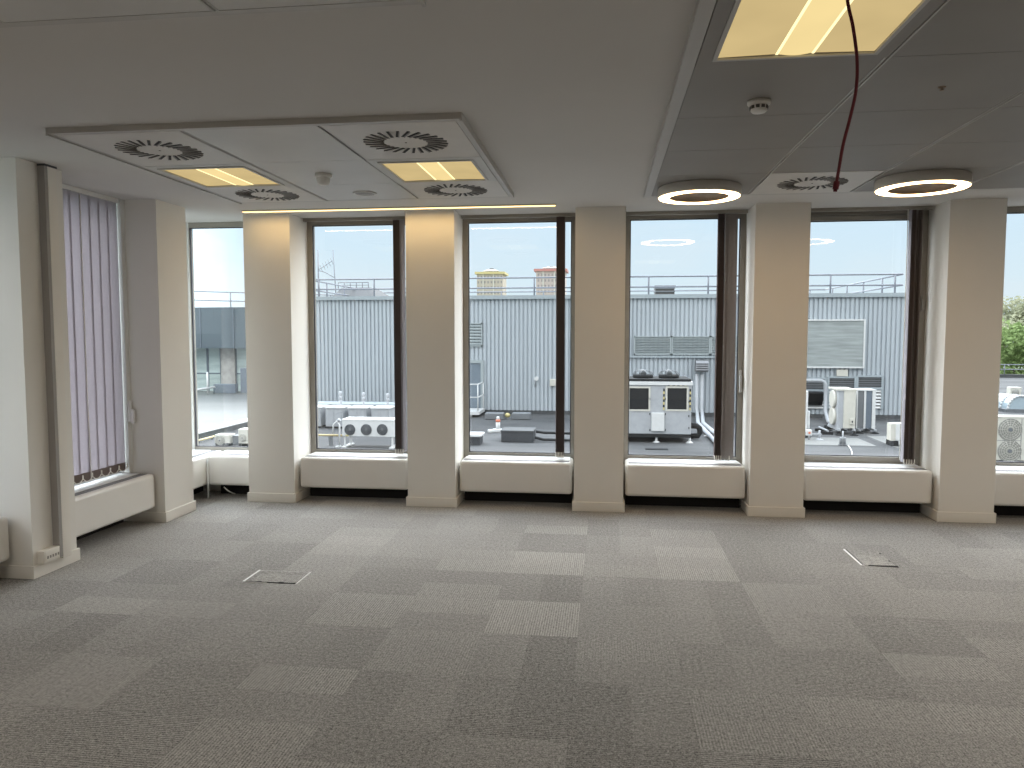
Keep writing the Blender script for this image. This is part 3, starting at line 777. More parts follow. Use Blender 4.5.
a, b = F_(671.5, 336), F_(710, 355); louvre(cb, a.x, b.x, b.z, a.z, 10, M['louvre'], M['louvre_gap'])
a, b = F_(710.5, 336), F_(748, 355); louvre(cb, a.x, b.x, b.z, a.z, 10, M['louvre'], M['louvre_gap'])
a, b = F_(596, 336), F_(629, 355); louvre(cb, a.x, b.x, b.z, a.z, 10, M['louvre'], M['louvre_gap'])
a, b = F_(590, 355.5), F_(752, 358); B().box(a.x, b.x, YF-.09, YF, b.z, a.z).build('flashing', M['coping'], cb)
# blank weathered panel
a, b = F_(772, 321), F_(861.5, 366.5)
pn = B().box(a.x, b.x, YF-.12, YF, b.z, a.z).build('blank_panel', M['panel'], cb, label='weathered pale boarded panel')
f = B(); t = .06
f.box(a.x-t, b.x+t, YF-.15, YF, a.z, a.z+t).box(a.x-t, b.x+t, YF-.15, YF, b.z-t, b.z).box(b.x, b.x+t, YF-.15, YF, b.z, a.z).box(a.x-t, a.x, YF-.15, YF, b.z, a.z)
f.build('frame', M['white_metal'], pn)
# louvre left of the door, the door and its landing
a, b = F_(458, 323), F_(482.5, 346.5); louvre(cb, a.x, b.x, b.z, a.z, 7, M['louvre'], M['panel'])
a, b = F_(466, 363), F_(481, 409)
dr = B().box(a.x, b.x, YF-.04, YF+.02, b.z, a.z).build('door', M['door_grey'], cb)
f = B(); t = .12
f.box(b.x, b.x+t, YF-.08, YF, b.z, a.z).box(a.x-t, a.x, YF-.08, YF, b.z, a.z).box(a.x-t, b.x+t, YF-.08, YF, a.z, a.z+t)
f.build('door_frame', M['louvre'], dr)
# plant doors with grilles
for (p0, p1, lab) in (((795, 379), (824, 409), 1), ((829, 378), (853, 409), 2), ((858, 377), (880, 409), 3)):
    a, b = F_(*p0), F_(*p1); mid = F_(p0[0], p0[1]+11).z
    fr = B(); t = .07
    fr.box(a.x-t, b.x+t, YF-.08, YF, a.z, a.z+t).box(a.x-t, a.x, YF-.08, YF, b.z, a.z).box(b.x, b.x+t, YF-.08, YF, b.z, a.z).box(a.x, b.x, YF-.08, YF, mid-.05, mid+.03)
    v = fr.build('vent_door', M['coping'], cb)
    u = B().box(a.x, b.x, YF-.02, YF, mid, a.z)
    u.build('dark_grille', M['mid_metal'], v)
    s = B()
    for i in range(4):
        zz = mid+.07+i*(a.z-mid-.07)/4; s.box(a.x, b.x, YF-.04, YF-.02, zz, zz+.02)
    s.build('grille_bars', M['dark_metal'], v)
    B().box(a.x, b.x, YF-.02, YF, b.z, mid-.05).build('louvre_backing', M['louvre_gap'], v)
    s = B(); n = 6; h = (mid-.05-b.z)/n
    for i in range(n): s.obox(((a.x+b.x)/2, YF-.05, b.z+h*(i+.5)), ((b.x-a.x)/2, 0, 0), (0, .025, h*.25), (0, -.003, .012))
    s.build('blades', M['white_metal'], v)
# hood over the left vent door
a, b = F_(806, 391), F_(821, 405)
hd = B(); 
hd.prism([(YF-.06, a.z), (YF-.5, a.z-.05), (YF-.12, b.z), (YF-.06, b.z)], 0, a.x, b.x)
hd.build('vent_hood', M['dark_metal'], cb, label='dark projecting vent hood')
# small fittings on the wall
a, b = F_(836, 369.5), F_(847, 376)
tag(B().box(a.x, b.x, YF-.10, YF-.06, b.z, a.z).build('wall_plate', M['cream_metal'], origin=((a.x+b.x)/2, YF-.08, b.z)), 'small blank cream plate on the clad wall below the pale panel', 'plate')
a, b = F_(550, 379), F_(556.5, 386)
tag(B().box(a.x, b.x, YF-.12, YF-.0, b.z, a.z).build('junction_box', M['cream_metal'], origin=((a.x+b.x)/2, YF-.08, b.z), bevel=.02), 'cream box on the clad wall beside the narrow blind', 'box')
p = F_(536.5, 378.5)
o = empty('wall_lamp', (p.x, YF, p.z), 'small round bulkhead lamp on the clad wall above the yellow fitting', 'lamp')
B().cyl((p.x, YF-.09, p.z), (p.x, YF, p.z), .09, n=16).build('body', M['white_metal'], o)
B().cyl((p.x-.05, YF-.12, p.z-.05), (p.x-.05, YF-.0, p.z-.32), .02, n=6).build('conduit', M['grey_metal'], o)
# landing outside the door
a = F_(484, 408)
o = empty('access_landing', (a.x-.6, YF-.6, ZR), 'pale metal landing with white handrails outside the grey door', 'landing')
B().box(a.x-2.2, a.x+.05, YF-1.5, YF-.1, a.z-.12, a.z).build('platform', M['white_metal'], o)
b = B()
for xx in (a.x-2.0, a.x-.35):
    for yy in (YF-1.3, YF-.3): b.box(xx-.1, xx+.1, yy-.1, yy+.1, ZR, a.z-.12)
b.build('supports', M['grey_metal'], o)
b = B()
for zz in (.55, 1.05):
    b.cyl((a.x-2.2, YF-1.45, a.z+zz), (a.x, YF-1.45, a.z+zz), .025, n=6); b.cyl((a.x, YF-1.45, a.z+zz), (a.x, YF-.1, a.z+zz), .025, n=6)
b.build('handrail', M['white_metal'], o)
for xx, yy in ((a.x, YF-1.45), (a.x-.75, YF-1.45), (a.x, YF-.15)):
    B().cyl((xx, yy, a.z), (xx, yy, a.z+1.05), .025, n=6).build('post', M['white_metal'], o)
# railing round the clad roof
zt, zm, zc = 3.80, 3.40, ZT_+.15
rl = empty('roof_railing', (0, YF+.2, zc), 'two-bar metal guard rail around the roof of the clad building', 'railing')
yb = YF+10
loop = [(X0+.25, YF+.15), (X1-1.6, YF+.15), (X1-1.6, yb), (X0+.25, yb), (X0+.25, YF+.15)]
for nm, z in (('top_rail', zt), ('mid_rail', zm)):
    b = B()
    for (q0, q1) in zip(loop, loop[1:]): b.cyl((*q0, z), (*q1, z), .032, n=6)
    b.build(nm, M['galv'], rl)
posts = [(px_, YF+.15) for px_ in (-11.7, -9.36, -7.1, -2.81, -.58, 1.66, 3.92, 6.17, 8.43, 10.74)]
posts += [(X1-1.6, YF+k) for k in (2.2, 4.4, 6.6, 8.8)]+[(X0+.25, YF+k) for k in (2.2, 4.4, 6.6, 8.8)]
posts += [(-10+2.25*k, yb) for k in range(10)]
for (xx, yy) in posts: B().cyl((xx, yy, zc), (xx, yy, zt+.02), .034, n=6).build('post', M['galv'], rl)
# things on that roof
YH = 35.0
a, b = at(336, 296.5, 1, YH), at(385, 296.5, 1, YH); c, d = at(346, 288.5, 1, YH+1), at(374, 288.5, 1, YH+1)
o = empty('roof_hatch', ((a.x+b.x)/2, YH+1, zc), 'dark grey pyramid roof hood with flat top behind the guard rail', 'roof hood')
zl = min(zc-.0, a.z)
B().add([(a.x, YH-1.2, zl), (b.x, YH-1.2, zl), (b.x, YH+3.2, zl), (a.x, YH+3.2, zl), (c.x, YH+.4, c.z), (d.x, YH+.4, c.z), (d.x, YH+1.6, c.z), (c.x, YH+1.6, c.z)],
        [(0, 3, 2, 1), (4, 5, 6, 7), (0, 1, 5, 4), (1, 2, 6, 5), (2, 3, 7, 6), (3, 0, 4, 7)]).build('hood', M['pyr'], o)
b = B(); zt2 = at(360, 283, 1, YH+1).z
xs_ = [c.x-.25+(d.x-c.x+.1)*k/5 for k in range(6)]
for xx in xs_: b.cyl((xx, YH+.6, c.z-.02), (xx, YH+.6, zt2), .02, n=6)
b.cyl((xs_[0], YH+.6, zt2), (xs_[-1], YH+.6, zt2), .02, n=6).cyl((xs_[0], YH+.6, (zt2+c.z)/2), (xs_[-1], YH+.6, (zt2+c.z)/2), .015, n=6)
b.build('top_railing', M['galv'], o)
p = at(318.7, 296, 1, 36); q = at(318.2, 250, 1, 36)
o = empty('antenna_mast', (p.x, 36, zc), 'thin antenna mast with small aerial at the far left of the clad roof', 'antenna')
B().cyl((p.x, 36, zc-.05), (p.x, 36, q.z), .04, .03, n=8).build('mast', M['galv'], o)
z = at(318, 270, 1, 36).z
b = B().cyl((p.x, 36, z), (p.x+.75, 36, z+.45), .014, n=6)
for k in range(5):
    u = .15+k*.14; c = Vector((p.x+u, 36, z+u*.6)); b.cyl(c+Vector((-.07, 0, .16)), c+Vector((.07, 0, -.16)), .010, n=5)
b.build('aerial', M['galv'], o)
r_ = at(334, 277.5, 1, 36)
B().sweep([(p.x, 36, z-.02), (p.x+.35, 36, z-.12), (r_.x, 36, r_.z)], .018, 6).build('brace', M['galv'], o)
p = at(336.5, 296, 1, 38); q = at(333, 250, 1, 38)
tag(B().cyl((p.x, 38, zc-.05), (q.x, 38, q.z), .030, .022, n=6).build('lightning_rod', M['galv'], origin=(p.x, 38, zc)), 'slender pale rod leaning behind the antenna mast', 'rod')
a, b = at(655, 285.5, 1, 33), at(675, 296, 1, 33)
o = empty('roof_vent', ((a.x+b.x)/2, 33, zc), 'brown slatted vent box on the clad roof behind the rail', 'vent')
B().box(a.x+.03, b.x-.03, 33, 33.8, zc-.06, a.z-.06).build('body', M['brown'], o)
s = B()
for k in range(4): s.box(a.x, b.x, 32.96, 33.84, zc+.0+k*(a.z-zc)/4, zc+.05+k*(a.z-zc)/4)
s.box(a.x-.02, b.x+.02, 32.95, 33.85, a.z-.06, a.z)
s.build('slats', M['mid_metal'], o)

# ---- condensers
def fan(parent, x, y, z, r, m=None, name='fan'):
    g = B().lathe((x, y, z), [(r, .0), (r*1.04, -.012), (r*.97, -.02), (r*.95, 0)], 28, ax=1)
    f = g.build(name, m or M['fan'], parent)
    B().lathe((x, y, z), [(0, -.002), (r*.97, -.002)], 28, ax=1).build('recess', m or M['fan'], f)
    b = B()
    for k in (.3, .5, .7, .88): b.lathe((x, y, z), [(r*k-.006, -.020), (r*k, -.028), (r*k+.006, -.020)], 24, ax=1)
    for k in range(8):
        a = PI*k/8; b.cyl((x-r*math.cos(a), y-.022, z-r*math.sin(a)), (x+r*math.cos(a), y-.022, z+r*math.sin(a)), .005, n=4)
    b.build('guard', M['mid_metal'] if m is None else M['cream_metal'], f)
    B().cyl((x, y-.034, z), (x, y-.01, z), r*.18, n=14).build('hub', M['mid_metal'], f)
    return f
Y3 = 20.1
a, b = at(342, 419.5, 1, Y3), at(401, 437.5, 1, Y3)
o = empty('condenser_unit', ((a.x+b.x)/2, Y3+.3, ZR), 'white condenser with three round dark fans in a row', 'air conditioner')
B().box(a.x, b.x, Y3, Y3+.6, b.z, a.z).build('cabinet', M['white_metal'], o, bevel=.02)
B().box(a.x-.01, b.x+.01, Y3-.01, Y3+.61, a.z-.025, a.z+.01).build('lid', M['white_metal'], o)
for px_ in (350, 366.3, 382.3):
    c = at(px_, 429.7, 1, Y3); fan(o, c.x, Y3, c.z, .152)
for px_ in (344.5, 392):
    c = at(px_, 440, 1, Y3)
    B().box(c.x-.025, c.x+.025, Y3+.03, Y3+.08, ZR, b.z).box(c.x-.025, c.x+.025, Y3+.5, Y3+.55, ZR, b.z).box(c.x-.06, c.x+.06, Y3-.1, Y3+.65, ZR, ZR+.04).build('leg', M['white_metal'], o)
c = at(347, 435.5, 1, Y3)
B().box(c.x-.04, c.x+.05, Y3-.012, Y3, c.z-.02, c.z+.02).build('yellow_sticker', M['hazard'], o)
# grey cabinets in a row behind
Y4 = 24.2
ztop = at(335, 408, 1, Y4).z
labs = ['grey plant cabinet at the left end of the row, partly behind the window frame', 'grey plant cabinet left of the three-fan condenser, second of its row', 'grey plant cabinet behind the middle of the three-fan condenser', 'grey plant cabinet behind the right end of the three-fan condenser']
proto = None
for i, (p0, p1) in enumerate(((303, 323), (325, 346), (348, 369), (371, 392))):
    a, b = at(p0, 415, 1, Y4).x, at(p1-2.5, 415, 1, Y4).x
    if proto is None:
        w = b-a; proto = empty('plant_cabinet', ((a+b)/2, Y4, ZR), labs[0], 'plant cabinet', 'row of grey cabinets on the roof')
        cx = (a+b)/2
        B().box(a, b, Y4, Y4+.75, ZR+.05, ztop).build('cabinet', M['grey_metal'], proto, bevel=.015, seg=2)
        B().box(a-.03, b+.03, Y4-.03, Y4+.78, ztop-.01, ztop+.03).build('lid', M['white_metal'], proto)
        B().box(a+.06, cx-.02, Y4-.012, Y4, ZR+.12, ztop-.08).build('door_panel', M['grey_metal'], proto)
        B().box(cx+.02, b-.06, Y4-.012, Y4, ZR+.12, ztop-.08).build('door_panel', M['grey_metal'], proto)
        B().box(a-.02, b+.02, Y4-.02, Y4+.77, ZR, ZR+.06).build('base', M['dark_metal'], proto)
    else: dup(proto, ((a+b)/2, Y4, ZR), labs[i])
for i, (px_, y0) in enumerate(((340.5, 391), (363.5, 392), (387.5, 393))):
    a = at(px_, y0, 1, Y4+1.1)
    o = empty('vent_pipe', (a.x, Y4+1.1, ZR), 'thin pale vent pipe '+['left', 'centre', 'right'][i]+' of three behind the grey cabinets', 'pipe', 'vent pipes behind the grey cabinets')
    B().cyl((a.x, Y4+1.1, ZR), (a.x, Y4+1.1, a.z-.1), .045, n=10).build('pipe', M['grey_metal'], o)
    B().lathe((a.x, Y4+1.1, 0), [(.045, a.z-.3), (.075, a.z-.25), (.03, a.z-.2), (.07, a.z-.12), (.05, a.z-.02), (0, a.z)], 12).build('cowl', M['grey_metal'], o)
a, b = at(303, 403.5, 1, 26.3), at(398, 408, 1, 26.3)
tag(B().box(a.x, b.x+1, 26.3, 27.3, ZR, a.z).build('duct_run', M['coping'], origin=((a.x+b.x)/2, 26.8, ZR)), 'long low pale duct running behind the grey cabinets', 'duct')
# yellow pipe and white stand
a, b = at(305, 434.8, 1, 20.5), at(344, 435.3, 1, 20.5)
o = empty('gas_pipe', ((a.x+b.x)/2, 20.5, ZR), 'yellow pipe running level to the three-fan condenser', 'pipe')
B().cyl((a.x-2, 20.5, a.z), (b.x, 20.5, a.z), .03, n=10).build('pipe', M['yellow'], o)
for xx in (a.x-1, a.x+.35, b.x-.4): B().box(xx-.04, xx+.04, 20.44, 20.56, ZR, a.z-.03).build('support', M['mid_metal'], o)
o = empty('pipe_stand', (at(337, 440, 1, 19.9).x, 19.9, ZR), 'white tubular pipe stand left of the three-fan condenser', 'stand')
P = lambda px_, py_: at(px_, py_, 1, 19.9)
B().sweep([P(333, 434), P(333.3, 425), P(337, 421), P(339.5, 425), P(339.5, 446)], .025, 8).build('hoop', M['white_metal'], o)
B().cyl(P(336, 447), P(341, 446), .03, n=6).build('foot', M['white_metal'], o)
B().cyl(P(338, 421), P(340, 419.5), .05, n=10).build('valve', M['grey_metal'], o)

# ---- middle window: blocks, pipes, bollard
p = at(501, 442, 2, ZR); q = at(533.5, 442, 2, ZR); zt_ = at(515, 431, 1, p.y).z
o = empty('felt_upstand', ((p.x+q.x)/2, p.y+.4, ZR), 'dark grey felted box upstand lying on the roof, centre left view', 'upstand')
B().box(p.x, q.x, p.y, p.y+.8, ZR, zt_).build('body', M['block'], o, bevel=.02, seg=2)
B().box(p.x-.015, q.x+.015, p.y-.015, p.y+.815, zt_-.03, zt_+.012).build('cap', M['plinth'], o)
for k, (py_, lb) in enumerate(((431.5, 'upper'), (436, 'lower'))):
    c = at(534, py_, 1, p.y+.4)
    pth = [(c.x+.06, p.y+.4-.3*k, c.z), (c.x+.3, p.y+.4-.3*k, c.z-.03-.03*k), (c.x+1.2, p.y+.4-.3*k, c.z-.04-.03*k), (c.x+1.55, p.y+.4-.3*k, c.z-.04-.03*k)]
    oo = empty('black_pipe', (c.x+1, p.y+.4-.3*k, ZR), lb+' black pipe leaving the felted upstand to the right', 'pipe', 'black pipes of the upstand')
    B().sweep(pth, .04, 8).build('pipe', M['dark_metal'], oo)
    B().box(c.x+1.3, c.x+1.4, p.y+.32-.3*k, p.y+.48-.3*k, ZR, c.z-.06-.03*k).build('support', M['mid_metal'], oo)
p = at(469, 445, 2, ZR); q = at(480, 445, 2, ZR); zt_ = at(475, 435.5, 1, p.y).z
o = empty('felt_kerb', ((p.x+q.x)/2, p.y+.3, ZR), 'small dark kerb box with white lid by the left frame of the tower window', 'kerb box')
B().box(p.x-.6, q.x, p.y, p.y+.55, ZR, zt_-.04).build('body', M['block'], o)
B().box(p.x-.65, q.x+.05, p.y-.05, p.y+.6, zt_-.04, zt_+.03).build('lid', M['white_metal'], o, bevel=.015)
p = at(498, 432, 2, ZR)
o = empty('marker_post', (p.x, p.y, ZR), 'white post with orange band and white base on the roof', 'post')
zt_ = at(498, 416.5, 1, p.y).z; z1 = at(498, 419.5, 1, p.y).z; z2 = at(498, 422, 1, p.y).z
B().cyl((p.x, p.y, ZR+.1), (p.x, p.y, z2), .07, n=12).cyl((p.x, p.y, z1), (p.x, p.y, zt_), .06, .04, n=12).build('shaft', M['white_metal'], o)
B().cyl((p.x, p.y, z2), (p.x, p.y, z1), .075, n=12).build('band', M['orange'], o)
B().box(p.x-.18, p.x+.12, p.y-.14, p.y+.14, ZR, ZR+.1).obox((p.x-.16, p.y-.16, ZR+.05), (.12, .08, 0), (-.04, .07, 0), (0, 0, .05)).build('base', M['white_metal'], o, bevel=.02)
p = at(507.5, 419, 2, ZR)
o = empty('yellow_fitting', (p.x, p.y, ZR), 'small yellow headed fitting standing near the foot of the clad wall', 'fitting')
zt_ = at(507, 413, 1, p.y).z
B().cyl((p.x, p.y, ZR), (p.x, p.y, zt_-.15), .03, n=8).build('stem', M['white_metal'], o)
B().lathe((p.x, p.y, 0), [(0, zt_-.18), (.10, zt_-.14), (.11, zt_-.06), (.05, zt_), (0, zt_)], 12).build('head', M['hazard'], o)
for k, (px_, lb) in enumerate(((494, 'left'), (521, 'right'))):
    p = at(px_, 420, 2, ZR)
    tag(B().box(p.x-.35, p.x+.35, p.y, p.y+.4, ZR, ZR+.26).build('rubble_block', M['mid_metal'], origin=(p.x, p.y, ZR), bevel=.04), 'low grey block '+lb+' of the yellow fitting at the wall foot', 'block')

# ---- packaged chiller
Y5 = 22.1
G = lambda px_, py_: at(px_, py_, 1, Y5)
xl, xr_ = G(606, 400).x, G(691.5, 400).x
zb_, zl_ = G(650, 434).z, G(650, 385).z
o = empty('packaged_chiller', ((xl+xr_)/2, Y5+.8, ZR), 'large grey packaged chiller with two dark windows and two fans on top', 'chiller')
B().box(xl, xr_, Y5, Y5+1.5, zb_, zl_).build('cabinet', M['grey_metal'], o, bevel=.02)
zw = G(650, 381.5).z; zd = G(650, 379).z
B().box(xl-.03, xr_+.03, Y5-.04, Y5+1.54, zl_, zw).build('lid', M['white_metal'], o)
B().box(xl+.0, xr_-.02, Y5-.0, Y5+1.5, zw, zd).build('deck', M['dark_metal'], o)
for px_ in (617, 644, 670.5):
    c = G(px_, 378); r = .30
    fo = B().cyl((c.x, Y5+.6, zd), (c.x, Y5+.6, zd+.10), r, n=24).build('fan_shroud', M['dark_metal'], o)
    b = B()
    for k in range(10):
        aa = 2*PI*k/10; u = Vector((math.cos(aa), math.sin(aa), 0))
        pts = [Vector((c.x, Y5+.6, zd+.25)), Vector((c.x, Y5+.6, zd+.22))+u*.12, Vector((c.x, Y5+.6, zd+.19))+u*.24, Vector((c.x, Y5+.6, zd+.10))+u*.31]
        b.sweep(pts, .010, 5)
    b.cyl((c.x, Y5+.6, zd+.10), (c.x, Y5+.6, zd+.24), .10, n=12)
    b.build('fan_guard', M['mid_metal'], fo)
for i, (p0, p1) in enumerate(((629.5, 648.5), (667.5, 686.5))):
    a, b = G(p0, 388), G(p1, 409.5); t = .05
    f = B().box(a.x-t, b.x+t, Y5-.02, Y5, a.z, a.z+t).box(a.x-t, b.x+t, Y5-.02, Y5, b.z-t, b.z).box(a.x-t, a.x, Y5-.02, Y5, b.z, a.z).box(b.x, b.x+t, Y5-.02, Y5, b.z, a.z)
    w = f.build('window_frame', M['cream_metal'], o)
    B().box(a.x, b.x, Y5-.006, Y5+.0, b.z, a.z).build('dark_window', M['dark_metal'], w)
    if i:
        h = B(); hk = B()
        for k in range(8):
            z = a.z-.02-k*(a.z-b.z)/8
            for xx in (a.x-.10, b.x+.10):
                (h if k % 2 else hk).box(xx-.022, xx+.022, Y5-.012, Y5-.004, z-.08, z)
        for k in range(8):
            xx = a.x+(b.x-a.x)*k/8; (h if k % 2 else hk).box(xx, xx+(b.x-a.x)/8, Y5-.012, Y5-.004, a.z+.065, a.z+.10)
        h.build('yellow_marking', M['hazard'], w); hk.build('black_marking', M['dark_metal'], w)
a, b = G(651.5, 412.5), G(664, 431)
B().box(a.x, b.x, Y5-.09, Y5, b.z, a.z).build('control_box', M['white_metal'], o, bevel=.012)
b = B()
for p0, p1 in ((644.5, 650), (665, 670.5)): b.box(G(p0, 430).x, G(p1, 430).x, Y5-.012, Y5, G(0, 432.6).z, G(0, 431).z)
b.build('lifting_slots', M['dark_metal'], o)
b = B()
for px_ in (649.8, 665.3):
    for py_ in (399, 414, 430): c = G(px_, py_); b.box(c.x-.012, c.x+.012, Y5-.02, Y5, c.z-.03, c.z+.03)
for py_ in (402, 416, 428): c = G(688.8, py_); b.box(c.x-.012, c.x+.012, Y5-.02, Y5, c.z-.03, c.z+.03)
b.build('hinges', M['dark_metal'], o)
B().box(xl, xr_, Y5+.02, Y5+1.48, zb_-.10, zb_).build('base_rail', M['dark_metal'], o)
for px_ in (613, 656.7, 690):
    c = G(px_, 437)
    for yy in (Y5+.1, Y5+1.3):
        B().cyl((c.x, yy, ZR), (c.x, yy, zb_-.08), .035, n=8).cyl((c.x, yy, ZR), (c.x, yy, ZR+.05), .12, .05, n=10).build('foot', M['white_metal'], o)
# louvred duct box and pipes to the right of it
a, b = F_(694.5, 359.5), F_(706.5, 371.5)
o = empty('duct_box', ((a.x+b.x)/2, YF-.3, b.z), 'grey louvred duct box on the clad wall above the vertical pipes', 'duct')
B().box(a.x, b.x, YF-.5, YF-.1, b.z, a.z).build('body', M['mid_metal'], o)
s = B()
for k in range(4): zz = b.z+.12+k*(a.z-b.z-.12)/4; s.obox(((a.x+b.x)/2, YF-.54, zz), ((b.x-a.x)/2, 0, 0), (0, .05, .05), (0, -.008, .008))
s.build('blades', M['grille'], o)
for i, px_ in enumerate((697, 702)):
    yy = YF-.35; t0 = at(px_, 374, 1, yy); t1 = at(px_-.3, 420, 1, yy)
    e = at(711+i*2.5, 437-i*5, 2, ZR+.08); k1 = Vector((t0.x, yy, ZR+.35)); k2 = at(px_+1, 423, 2, ZR+.08)
    oo = empty('insulated_pipe', (t0.x, yy, ZR), ['left', 'right'][i]+' silver pipe dropping from the louvred duct box and crossing the roof', 'pipe', 'silver pipes beside the chiller')
    ext = e+(e-k2)*.8
    B().sweep([t0, k1, Vector((t0.x+.02, yy-.15, ZR+.16)), k2, e, ext], .07, 10).build('pipe', M['grey_metal'], oo)
    for t in (.3, .8):
        c = k2.lerp(e, t); B().box(c.x-.12, c.x+.12, c.y-.05, c.y+.05, ZR, ZR+.03).build('clip', M['white_metal'], oo)
P = lambda px_, py_: at(px_, py_, 1, 22.9)
tag(B().sweep([P(689, 425.5), P(697, 426), P(699.5, 428), P(700, 432.5), P(698, 435.8), P(690, 436.2)], .085, 10).build('drain_pipe', M['dark_metal'], origin=(P(695, 431).x, 22.9, ZR)), 'thick black bent drain pipe at the right foot of the chiller', 'pipe')
p = at(657, 449.5, 2, ZR)
tag(B().box(p.x-.32, p.x+.30, p.y-.09, p.y+.12, ZR, ZR+.02).build('drain_cover', M['dark_metal'], origin=(p.x, p.y, ZR)), 'flat dark drain cover on the roof below the chiller', 'cover')

# ---- upright units in the right window
def frame_feet(o, x0, x1, y0, y1, z):
    for xx in (x0, x1):
        B().box(xx-.03, xx+.03, y0-.25, y1+.25, z-.06, z).build('rail', M['grey_metal'], o)
    for xx in (x0, x1):
        for yy in (y0-.2, y1+.2):
            B().cyl((xx, yy, ZR), (xx, yy, z-.03), .025, n=6).cyl((xx, yy, ZR), (xx, yy, ZR+.05), .14, .05, n=8).build('foot', M['dark_metal'], o)
Y6 = 24.6
a, b = at(838, 389, 1, Y6), at(855, 428.7, 1, Y6); xm = at(844, 400, 1, Y6).x
o = empty('upright_condenser', ((a.x+b.x)/2, Y6+.3, ZR), 'tall cream condenser seen side on, left of the dark-grilled one', 'air conditioner')
B().box(xm, b.x, Y6, Y6+.95, b.z, a.z-.03).build('cabinet', M['cream_metal'], o, bevel=.02)
B().box(a.x+.03, xm, Y6+.03, Y6+.92, b.z, a.z-.05).build('coil_side', M['grey_metal'], o)
B().box(a.x-.02, b.x+.01, Y6-.015, Y6+.965, a.z-.05, a.z).build('lid', M['cream_metal'], o)
for zc_ in (.28, .72):
    z = b.z+(a.z-b.z)*zc_
    B().cyl((a.x+.03, Y6+.47, z), (a.x-.05, Y6+.47, z), .30, .27, n=24).build('fan_guard', M['cream_metal'], o)
c = at(851.7, 421.5, 1, Y6)
B().box(c.x-.06, c.x+.06, Y6-.06, Y6, c.z-.09, c.z+.09).build('isolator', M['cream_metal'], o, bevel=.01)
B().box(c.x-.02, c.x+.02, Y6-.066, Y6-.058, c.z-.03, c.z+.03).build('isolator_switch', M['dark_metal'], o)
frame_feet(o, a.x+.05, b.x-.05, Y6+.1, Y6+.85, b.z)
Y7 = 25.2
a, b = at(857.3, 389.5, 1, Y7), at(875, 428.7, 1, Y7)
o = empty('upright_condenser', ((a.x+b.x)/2, Y7+.3, ZR), 'tall condenser with dark grilles between white posts', 'air conditioner')
p1, p2 = at(864.2, 400, 1, Y7).x, at(866.2, 400, 1, Y7).x; p3 = at(872.4, 400, 1, Y7).x
B().box(a.x+.02, p1, Y7+.03, Y7+.5, b.z, a.z-.03).build('side_coil', M['mid_metal'], o)
B().box(p2, p3, Y7+.03, Y7+.5, b.z, a.z-.03).build('front_coil', M['lb_dark'], o)
B().box(p1, p2, Y7, Y7+.5, b.z, a.z-.03).box(p3, b.x, Y7, Y7+.5, b.z, a.z-.03).box(a.x, a.x+.03, Y7, Y7+.5, b.z, a.z-.03).build('posts', M['white_metal'], o)
B().box(a.x-.01, b.x+.01, Y7-.01, Y7+.52, a.z-.04, a.z).build('lid', M['white_metal'], o)
frame_feet(o, a.x+.05, b.x-.05, Y7+.05, Y7+.45, b.z)
Y8 = 23.9
a, b = at(800, 391, 1, Y8), at(807.5, 430, 1, Y8)
o = empty('upright_condenser', ((a.x+b.x)/2, Y8+.3, ZR), 'white condenser mostly hidden behind the fourth pier', 'air conditioner')
B().box(a.x-.3, b.x, Y8, Y8+.5, b.z, a.z).build('cabinet', M['white_metal'], o, bevel=.02)
c = at(810, 411, 1, Y8); d = at(810, 429, 1, Y8)
B().box(b.x, c.x, Y8-.03, Y8+.3, d.z, c.z).build('service_cover', M['white_metal'], o, bevel=.03)
frame_feet(o, a.x-.2, b.x-.05, Y8+.05, Y8+.45, b.z)
Y8 -= .4
e = at(809, 432.5, 1, Y8-.2)
o = empty('isolator_box', (e.x, Y8-.2, ZR), 'small white isolator on a low stand right of the hidden condenser', 'isolator')
B().box(e.x-.09, e.x+.07, Y8-.28, Y8-.15, e.z-.09, e.z+.09).build('body', M['white_metal'], o, bevel=.015)
B().cyl((e.x-.01, Y8-.30, e.z), (e.x-.01, Y8-.27, e.z), .035, n=12).build('knob', M['orange'], o)
B().box(e.x-.05, e.x+.35, Y8-.24, Y8-.18, ZR+.16, ZR+.20).cyl((e.x+.3, Y8-.21, ZR), (e.x+.3, Y8-.21, ZR+.3), .03, n=6).cyl((e.x, Y8-.21, ZR), (e.x, Y8-.21, e.z-.05), .03, n=6).cyl((e.x+.3, Y8-.21, ZR), (e.x+.3, Y8-.21, ZR+.05), .16, .05, n=8).build('stand', M['grey_metal'], o)
Y9 = 22.3
a, b = at(891.5, 423.5, 1, Y9), at(905, 441, 1, Y9); xm = at(896, 430, 1, Y9).x
o = empty('small_condenser', ((a.x+b.x)/2, Y9+.3, ZR), 'small white condenser low on the roof by the bunched blind near the right', 'air conditioner')
B().box(xm, b.x+.3, Y9, Y9+.35, b.z, a.z).build('cabinet', M['white_metal'], o, bevel=.02)
B().box(a.x, xm, Y9+.02, Y9+.33, b.z, a.z-.01).build('grille_side', M['cream_metal'], o)
for xx in (a.x+.1, b.x+.1): B().box(xx-.09, xx+.09, Y9-.05, Y9+.4, ZR, b.z).build('foot', M['dark_metal'], o)
